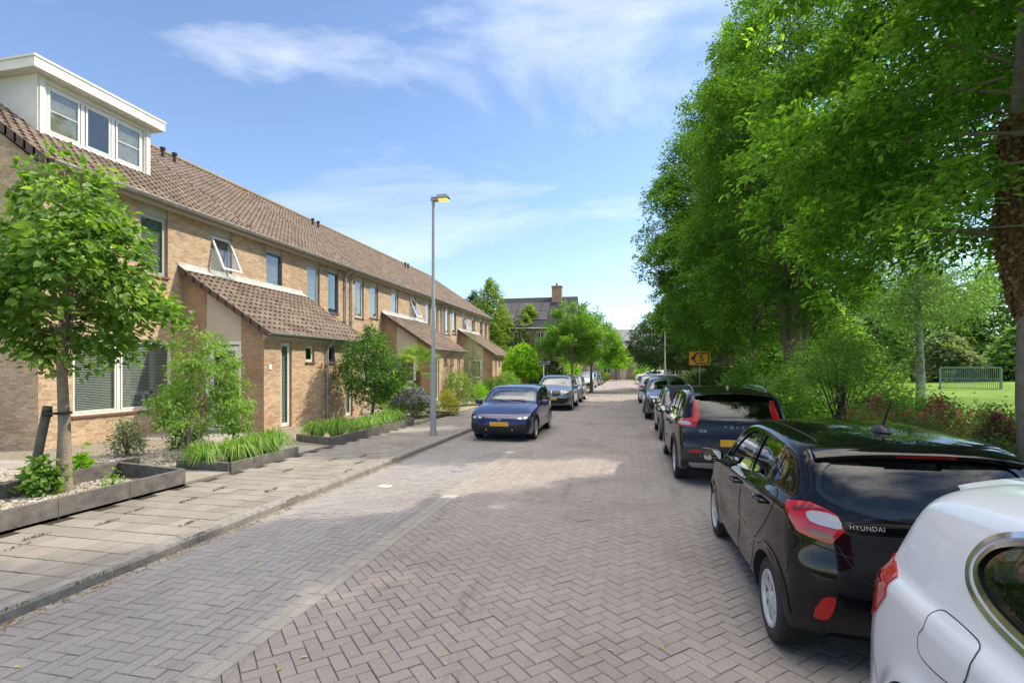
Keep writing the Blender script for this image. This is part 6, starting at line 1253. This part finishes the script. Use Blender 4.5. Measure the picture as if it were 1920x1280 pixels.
# ground cover
def tufts(name,label,boxes,n,h,lm,wid=.008,zf=lambda x:.1):
    rng=np.random.default_rng(len(name)+n); ar=np.array([(b[1]-b[0])*(b[3]-b[2]) for b in boxes]); B=np.array(boxes)[rng.choice(len(boxes),n,p=ar/ar.sum())]
    x=B[:,0]+rng.random(n)*(B[:,1]-B[:,0]); y=B[:,2]+rng.random(n)*(B[:,3]-B[:,2]); z=np.array([zf(q) for q in x]); P=np.stack([x,y,z],1); Dd=rng.normal(0,.45,(n,3)); Dd[:,2]=1; Nn=rng.normal(0,1,(n,3)); Nn[:,2]=0
    o=link(name,leaves(name,P,Dd,Nn,h,lm,wid/h*2,rng),None); props(o,label,'grass',kind='stuff')
tufts('ground_cover','low green ground cover under the park side shrubs',[(3.15,5.2,5,45),(5.2,9,5,22)],26000,.2,l_bright,.05,lambda x:terr(x))
l_weed=leafmat('weed',[(.07,.10,.03),(.11,.15,.04),(.2,.19,.09)],.2)
tufts('weeds','tufts of grass growing in the pavement joints',[(x-.02,x+.02,y-.15,y+.15) for x,y in ((-6.6,3.9),(-6.45,4.5),(-6.3,4.2),(-6.2,5.1),(-6.35,5.6),(-6.1,6.2),(-6.2,6.9),(-5.2,5.3),(-5.35,7.0),(-6.1,8.4),(-5.5,10.1),(-5.2,9.4),(-5.0,8.6),(-5.9,9.6),(-4.72,3.1),(-4.74,4.9),(-4.7,9.9),(-4.7,3.7),(-4.7,6.6))],900,.035,l_weed,.005)
# leaf litter and sand along the kerb
rng=np.random.default_rng(5); n=2600; x=-4.74+np.abs(rng.normal(0,.05,n)); y=rng.uniform(1,20,n); P=np.stack([x,y,np.full(n,.008)],1); Dd=rng.normal(0,1,(n,3)); Dd[:,2]*=.1; Nn=np.tile([0,0,1.],(n,1))+rng.normal(0,.3,(n,3))
l_lit=leafmat('litter',[(.16,.08,.04),(.25,.15,.08),(.2,.2,.06)],.1); o=link('leaf_litter',leaves('leaf_litter',P,Dd,Nn,.03,l_lit,.5,rng)); props(o,'reddish leaf litter lying along the left kerb','leaf litter',kind='stuff')
n=170; P=np.stack([rng.uniform(-4.5,1.5,n),rng.uniform(1.2,12,n),np.full(n,.007)],1); Dd=rng.normal(0,1,(n,3)); Dd[:,2]*=.05; Nn=np.tile([0,0,1.],(n,1))+rng.normal(0,.2,(n,3))
l_fall=leafmat('fallen',[(.25,.28,.08),(.4,.36,.14),(.42,.38,.25)],.1); o=link('fallen_leaves',leaves('fallen_leaves',P,Dd,Nn,.045,l_fall,.6,rng)); props(o,'scattered yellow-green fallen leaves on the roadway','fallen leaves',kind='stuff')
# park background trees
bg=[(20,62,6,0.5,9,l_hazy),(27,70,7,.5,12,l_hazy),(35,72,7,.5,13,l_poplar),(43,70,8,.5,14,l_hazy),(52,66,8,.5,14,l_hazy),(60,60,8,.5,13,l_poplar),(30,58,3.2,0,4,l_olive),(36,57,3.5,0,4.5,l_hazy),(50,50,5,0,6.5,l_lime),(58,46,6,0,7,l_lime),(14,66,6,.5,9,l_hazy),(66,52,9,.5,14,l_hazy),(16,50,4.5,.5,7.5,l_bright),(11,60,5,.3,8,l_dark)]
LB=['hazy green tree at the far left of the park lawn','tall tree behind the birch across the lawn','pale tall tree in the middle of the far park edge','tall dense tree behind the metal goal','tall tree right of the goal at the park edge','pale tall tree at the right end of the park edge','grey-green bush left of the goal','dark bush behind the goal','bright green bush right of the goal','bright green bush beside the ivy trunk far across the lawn','hazy tree behind the hornbeam row','very large tree at the far right of the park','bright tree between hornbeam row and birch','dark tree behind the hornbeam trunks']
for i,(x,y,r,z0,z1,lm) in enumerate(bg):
    tree('park_edge_tree' if z1>7 else 'park_edge_bush',LB[i],'tree' if z1>7 else 'shrub',(x,y,.75),[(0,0,0),(0,0,2),(.3,0,z1*.7)],.25,dict(z0=z0,z1=z1,rad=r*.85,prof=lambda t:np.clip(np.minimum((t+.4)/.5,1),0,1)*np.clip(1.05-t**2.2,0,1)**.7,ns=1700,nl=18,size=.40,spray=1.1,lobe=.25,inner=.35,droop=.2,wr=.6,flat=.4),lm,m_bark,14,'trees and bushes along the far side of the park',200+i)
# ================================================================ STREET FURNITURE
m_lampglass=mat('lamp_lens',(.8,.45,.15),.2,emit=(1,.42,.08),estr=.7); m_post=mat('painted_post',(.30,.31,.33),.5,var=.1,vscale=3)
def lamp_post(base,label):
    t=thing('street_lamp',base,0,label,'street lamp','street lamps'); mb=MB()
    mb.tube([(0,0,0),(0,0,2.1),(0,0,2.12),(0,0,2.2),(0,0,6.5)],[.088,.082,.082,.055,.036],20); mb.build('post',m_post,t,smooth=40)
    mb=MB(); mb.tube([(0,0,0),(0,0,.14)],[.098,.096],20); mb.tube([(0,0,2.08),(0,0,2.13)],[.09,.086],20); mb.build('collar',m_black if False else m_metal,t,smooth=30)
    mb=MB(); mb.tube([(0,0,6.45),(0,0,6.6)],.045,12); mb.box((-.055,-.09,6.570),(.14,.09,6.680),bev=.02); mb.box((.13,-.11,6.600),(.45,.11,6.730),bev=.025); mb.box((.0,-.12,6.635),(.47,.12,6.662),bev=.01); o=mb.build('luminaire',m_metal,t,smooth=40)
    mb=MB(); mb.box((.17,-.095,6.565),(.44,.095,6.615),bev=.02); mb.build('lens',m_lampglass,o,smooth=40); return t
a=lamp_post((-5.30,13.7,.09),'tall grey street lamp standing in the left pavement before the blue hatchback')
for (p,lb) in (((2.75,39.7,.02),'street lamp on the right, nearer one rising behind the white hatchback'),((3.0,72,.02),'farthest street lamp, right of the street before the end houses')):
    b=copy_tree(a); b.location=p; b['label']=lb; b.rotation_euler=(0,0,R(180))
# orange route sign
t=thing('route_sign',(3.3,25.3,.02),0,'orange detour sign with a black left arrow outline and the number 5','traffic sign'); m_or=mat('sign_orange',(.95,.42,.02),.5); m_ink=mat('sign_ink',(.02,.015,.01),.5)
mb=MB(); mb.tube([(0,.03,0),(0,.03,2.95)],.022,10); mb.build('post',m_metal,t,smooth=True)
mb=MB(); mb.box((-.46,-.02,2.10),(.46,0,2.72),bev=.008); s_=mb.build('board',m_or,t)
O=[(-.40,0),(-.14,.26),(.36,.26),(.41,.21),(.41,-.21),(.36,-.26),(-.14,-.26)]; I=[(-.22,0),(-.115,.215),(.35,.215),(.365,.20),(.365,-.20),(.35,-.215),(-.115,-.215)]
mb=MB(); 
for i in range(7):
    j=(i+1)%7
    if i==6: continue
    mb.add([(O[i][0],-.0245,2.41+O[i][1]),(O[j][0],-.0245,2.41+O[j][1]),(I[j][0],-.0245,2.41+I[j][1]),(I[i][0],-.0245,2.41+I[i][1])],[(0,1,2,3)])
for (u0,u1) in ((0,.28),(.38,.6),(.7,.85),(.92,1)):   # broken lower edge of the arrow
    q=lambda A,B,u:(A[0]+(B[0]-A[0])*u,A[1]+(B[1]-A[1])*u); a1,a2,b1,b2=q(O[0],O[6],u0),q(O[0],O[6],u1),q(I[0],I[6],u0),q(I[0],I[6],u1)
    mb.add([(p[0],-.0245,2.41+p[1]) for p in (a1,a2,b2,b1)],[(0,1,2,3)])
mb.build('arrow',m_ink,s_)
cu=D.curves.new('t','FONT'); cu.body='5'; cu.size=.38; cu.align_x='CENTER'; cu.offset=.008; o=D.objects.new('t',cu); COL.objects.link(o); me=D.meshes.new_from_object(o.evaluated_get(bpy.context.evaluated_depsgraph_get())); D.objects.remove(o)
me.transform(Matrix.Translation((.08,-.0245,2.28))@Matrix.Rotation(R(90),4,'X')); me.materials.clear(); me.materials.append(m_ink); link('number',me,s_)
# street name sign
t=thing('street_name_sign',(-5.3,33.5,.1),0,'small blue street name plate on a thin white pole left of the pale tree trunk','street sign'); mb=MB(); mb.tube([(0,0,0),(0,0,2.3)],.025,8); mb.build('post',m_white,t); mb=MB(); mb.box((-.35,-.03,2.12),(.35,-.005,2.27),bev=.005); mb.build('name_plate',mat('sign_blue',(.05,.08,.2),.5),t); mb=MB(); mb.box((-.36,-.004,2.11),(.36,.01,2.28)); mb.build('plate_back',m_white,t)
# metal goal on the lawn
t=thing('metal_goal',(23.3,42,.47),R(-24),'grey barred metal goal standing on the park lawn','goal'); gm=mat('goal_metal',(.20,.27,.24),.5,metal=.3)
mb=MB(); w=1.6;h=1.5
for x in (-w,w): mb.box((x-.05,-.03,0),(x+.05,.03,h)); mb.box((x-.025,.03,0),(x+.025,.75,.05)); mb.tube([(x,.72,.03),(x,.03,h*.9)],.03,6)
mb.box((-w,-.03,h),(w,.03,h+.08)); mb.build('frame',gm,t)
mb=MB()
for i in range(31): x=-w+.1+(2*w-.2)*i/30; mb.box((x-.014,.0,.05),(x+.014,.02,h))
for z in (.06,.75): mb.box((-w+.05,.02,z),(w-.05,.035,z+.04))
mb.build('bars',gm,t)
# small road details: iron cover
mb=MB(); mb.box((-.1,-.1,0),(.1,.1,.012),bev=.003); o=mb.build('drain_cover',m_metal,None); o.location=(-3.2,9.6,.0); props(o,'small square metal cover in the left parking strip','cover plate')
# ================================================================ FAR BUILDINGS
def simple_house(label,x0,x1,y,depth,eave,ridge,roofm,wallm,wins,door=None,side=False):
    t=thing('house',((x0+x1)/2,y,0),0,label,'house','houses at the end of the street'); w=(x1-x0)/2; mb=MB()
    # front faces the camera (-Y)
    hs=[(a,b,c,d) for a,b,c,d in wins]
    tmp=MB(); wall_holes(tmp,0,-w,w,0,eave,hs,rev=.12)
    tmp.v=[(p[1],-p[0],p[2]) for p in tmp.v]
    tmp.add([(-w,0,0),(-w,0,eave),(-w,depth/2,ridge),(-w,depth,eave),(-w,depth,0)],[(0,1,2,3,4)]); tmp.add([(w,0,0),(w,depth,0),(w,depth,eave),(w,depth/2,ridge),(w,0,eave)],[(0,1,2,3,4)]); tmp.add([(-w,depth,0),(-w,depth,eave),(w,depth,eave),(w,depth,0)],[(0,1,2,3)])
    tmp.build('wall',[wallm,m_brickr],t)
    r=MB(); k=.35; sl=(ridge-eave)/(depth/2)
    for s,(ya,yb) in ((1,(-k,depth/2)),(-1,(depth+k,depth/2))):
        r.prism([(ya,eave-k*sl),(yb,ridge),(yb,ridge+.12),(ya,eave-k*sl+.12)],'x',-w-.1,w+.1)
    r.build('roof',roofm,t); g=MB(); g.tube([(-w,-k-.05,eave-k*sl),(w,-k-.05,eave-k*sl)],.06,6); g.build('gutter',m_white,t)
    for (a,b,c,d) in wins:
        f=MB(); 
        for bx in (((a,.06,c),(a+.07,.12,d)),((b-.07,.06,c),(b,.12,d)),((a,.06,c),(b,.12,c+.07)),((a,.06,d-.07),(b,.12,d)),(((a+b)/2-.04,.055,c),((a+b)/2+.04,.12,d))): f.box(*bx)
        fo=f.build('window',m_white,t); p=MB(); p.box((a,.10,c),(b,.11,d)); p.build('pane',m_glass,fo); p=MB(); p.box((a,.5,c),(b,.52,d)); p.build('lining',m_room,fo)
        p=MB(); p.box((a+.05,.2,c+(d-c)*.15),(a+(b-a)*.3,.21,d)); p.box((b-(b-a)*.3,.2,c+(d-c)*.15),(b-.05,.21,d)); p.build('curtain',m_blind,fo)
    if door:
        f=MB(); f.box((door,-.03,0),(door+1,-.002,2.2)); f.build('door',m_cream,t)
    return t
m_slate=mat('slate_roof',(.17,.175,.19),.7,var=.2,vscale=1.5); m_blackroof=mat('dark_tile_roof',(.03,.03,.036),.8,var=.2,vscale=3,bump=.5,bscale=12,spec=.2)
for i in range(7):
    x0=-10.5+i*5.6
    simple_house(['house at the far end directly left of the parked cars','house at the far end behind the blue car with roof bars','house at the far end with the white ground floor window, behind the yellow-green tree','house at the far end right of the yellow-green tree','house at the far end behind the white car','house at the far end seen between the dark tree trunks','rightmost far house, behind the dark trees'][i],x0,x0+5.6,90,9,5.4,8.7 if i%3 else 9.0,m_slate,m_brickfar,[(-2.2,-.2,.8,2.3),(-2.2,-1.1,3.2,4.6),(.6,2.0,3.2,4.6)],door=1.0)
# big dark roofed house behind the street trees, with chimney and solar panels
t=simple_house('large house with a dark tiled roof, solar panels and a brick chimney',-17,-6.5,64,11,7.2,11.4,m_blackroof,m_brickfar,[(-3.9,-2.7,4.6,6.5),(-2.3,-1.1,4.6,6.5),(0.6,1.8,4.6,6.5),(2.2,3.4,4.6,6.5),(-3.5,-1.5,.8,2.4),(1.0,3.2,.8,2.4)])
mb=MB(); mb.box((2.0,4.4,9.5),(3.3,5.6,12.9)); mb.box((1.93,4.33,12.7),(3.37,5.67,12.85)); mb.build('chimney',m_brickr,t)
mb=MB(); mb.tube([(2.6,5,12.85),(2.6,5,13.3)],.12,8); mb.build('chimney_pot',m_black,t)
m_sol=mat('solar_panel',(.012,.013,.022),.5); sl=(11.4-7.2)/5.5
mb=MB()
for i in range(6):
    for j in range(2):
        x=-4.4+i*1.05; a=.9+j*1.75; b=a+1.68; mb.add([(x,a,7.2+sl*a+.2),(x+1.0,a,7.2+sl*a+.2),(x+1.0,b,7.2+sl*b+.2),(x,b,7.2+sl*b+.2)],[(0,1,2,3)])
mb.build('solar_panel',m_sol,t)
# cream picket-like board fence and hedges down the left
t=thing('board_fence',(-5.8,44,.05),R(-3),'tall cream board fence behind the two street trees','fence'); mb=MB()
for i in range(56): mb.box((0,i*.16,.05),(.025,i*.16+.148,2.0+(.02 if i%2 else 0)))
mb.build('boards',mat('cream_boards',(.52,.46,.34),.8,var=.12,vscale=6),t); mb=MB()
for i in range(6): mb.box((-.09,i*1.75,0),(-.002,i*1.75+.09,1.95))
mb.build('posts',m_cream,t)
bush('hedge','clipped green hedge beside the mop-headed trees','hedge',(-8.6,34.5,.1),1.6,1.1,l_mag,420,14,.11,301,lobe=.05,group='low hedges past the terrace')
bush('hedge','green bush at the foot of the last porch','hedge',(-7.6,33.0,.1),1.0,1.5,l_bright,320,14,.1,302,lobe=.1,group='low hedges past the terrace')
bush('hedge','dark shrub between street name sign and pale trunk','hedge',(-6.2,40.5,.1),1.6,2.6,l_dark,520,14,.14,303,lobe=.15,group='low hedges past the terrace')
bush('hedge','green bush below the board fence','hedge',(-5.2,47,.1),1.3,3.2,l_lime,420,14,.17,304,lobe=.2,group='low hedges past the terrace')
bush('hedge','shrubs under the white window of the far houses','hedge',(-4.5,87.5,.05),2.0,1.3,l_poplar,260,14,.2,305,lobe=.2)
bush('hedge','bright hedge right of the yellow-green tree before the far houses','hedge',(3.5,86,.05),2.6,2.4,l_lime,300,14,.22,306,lobe=.05)
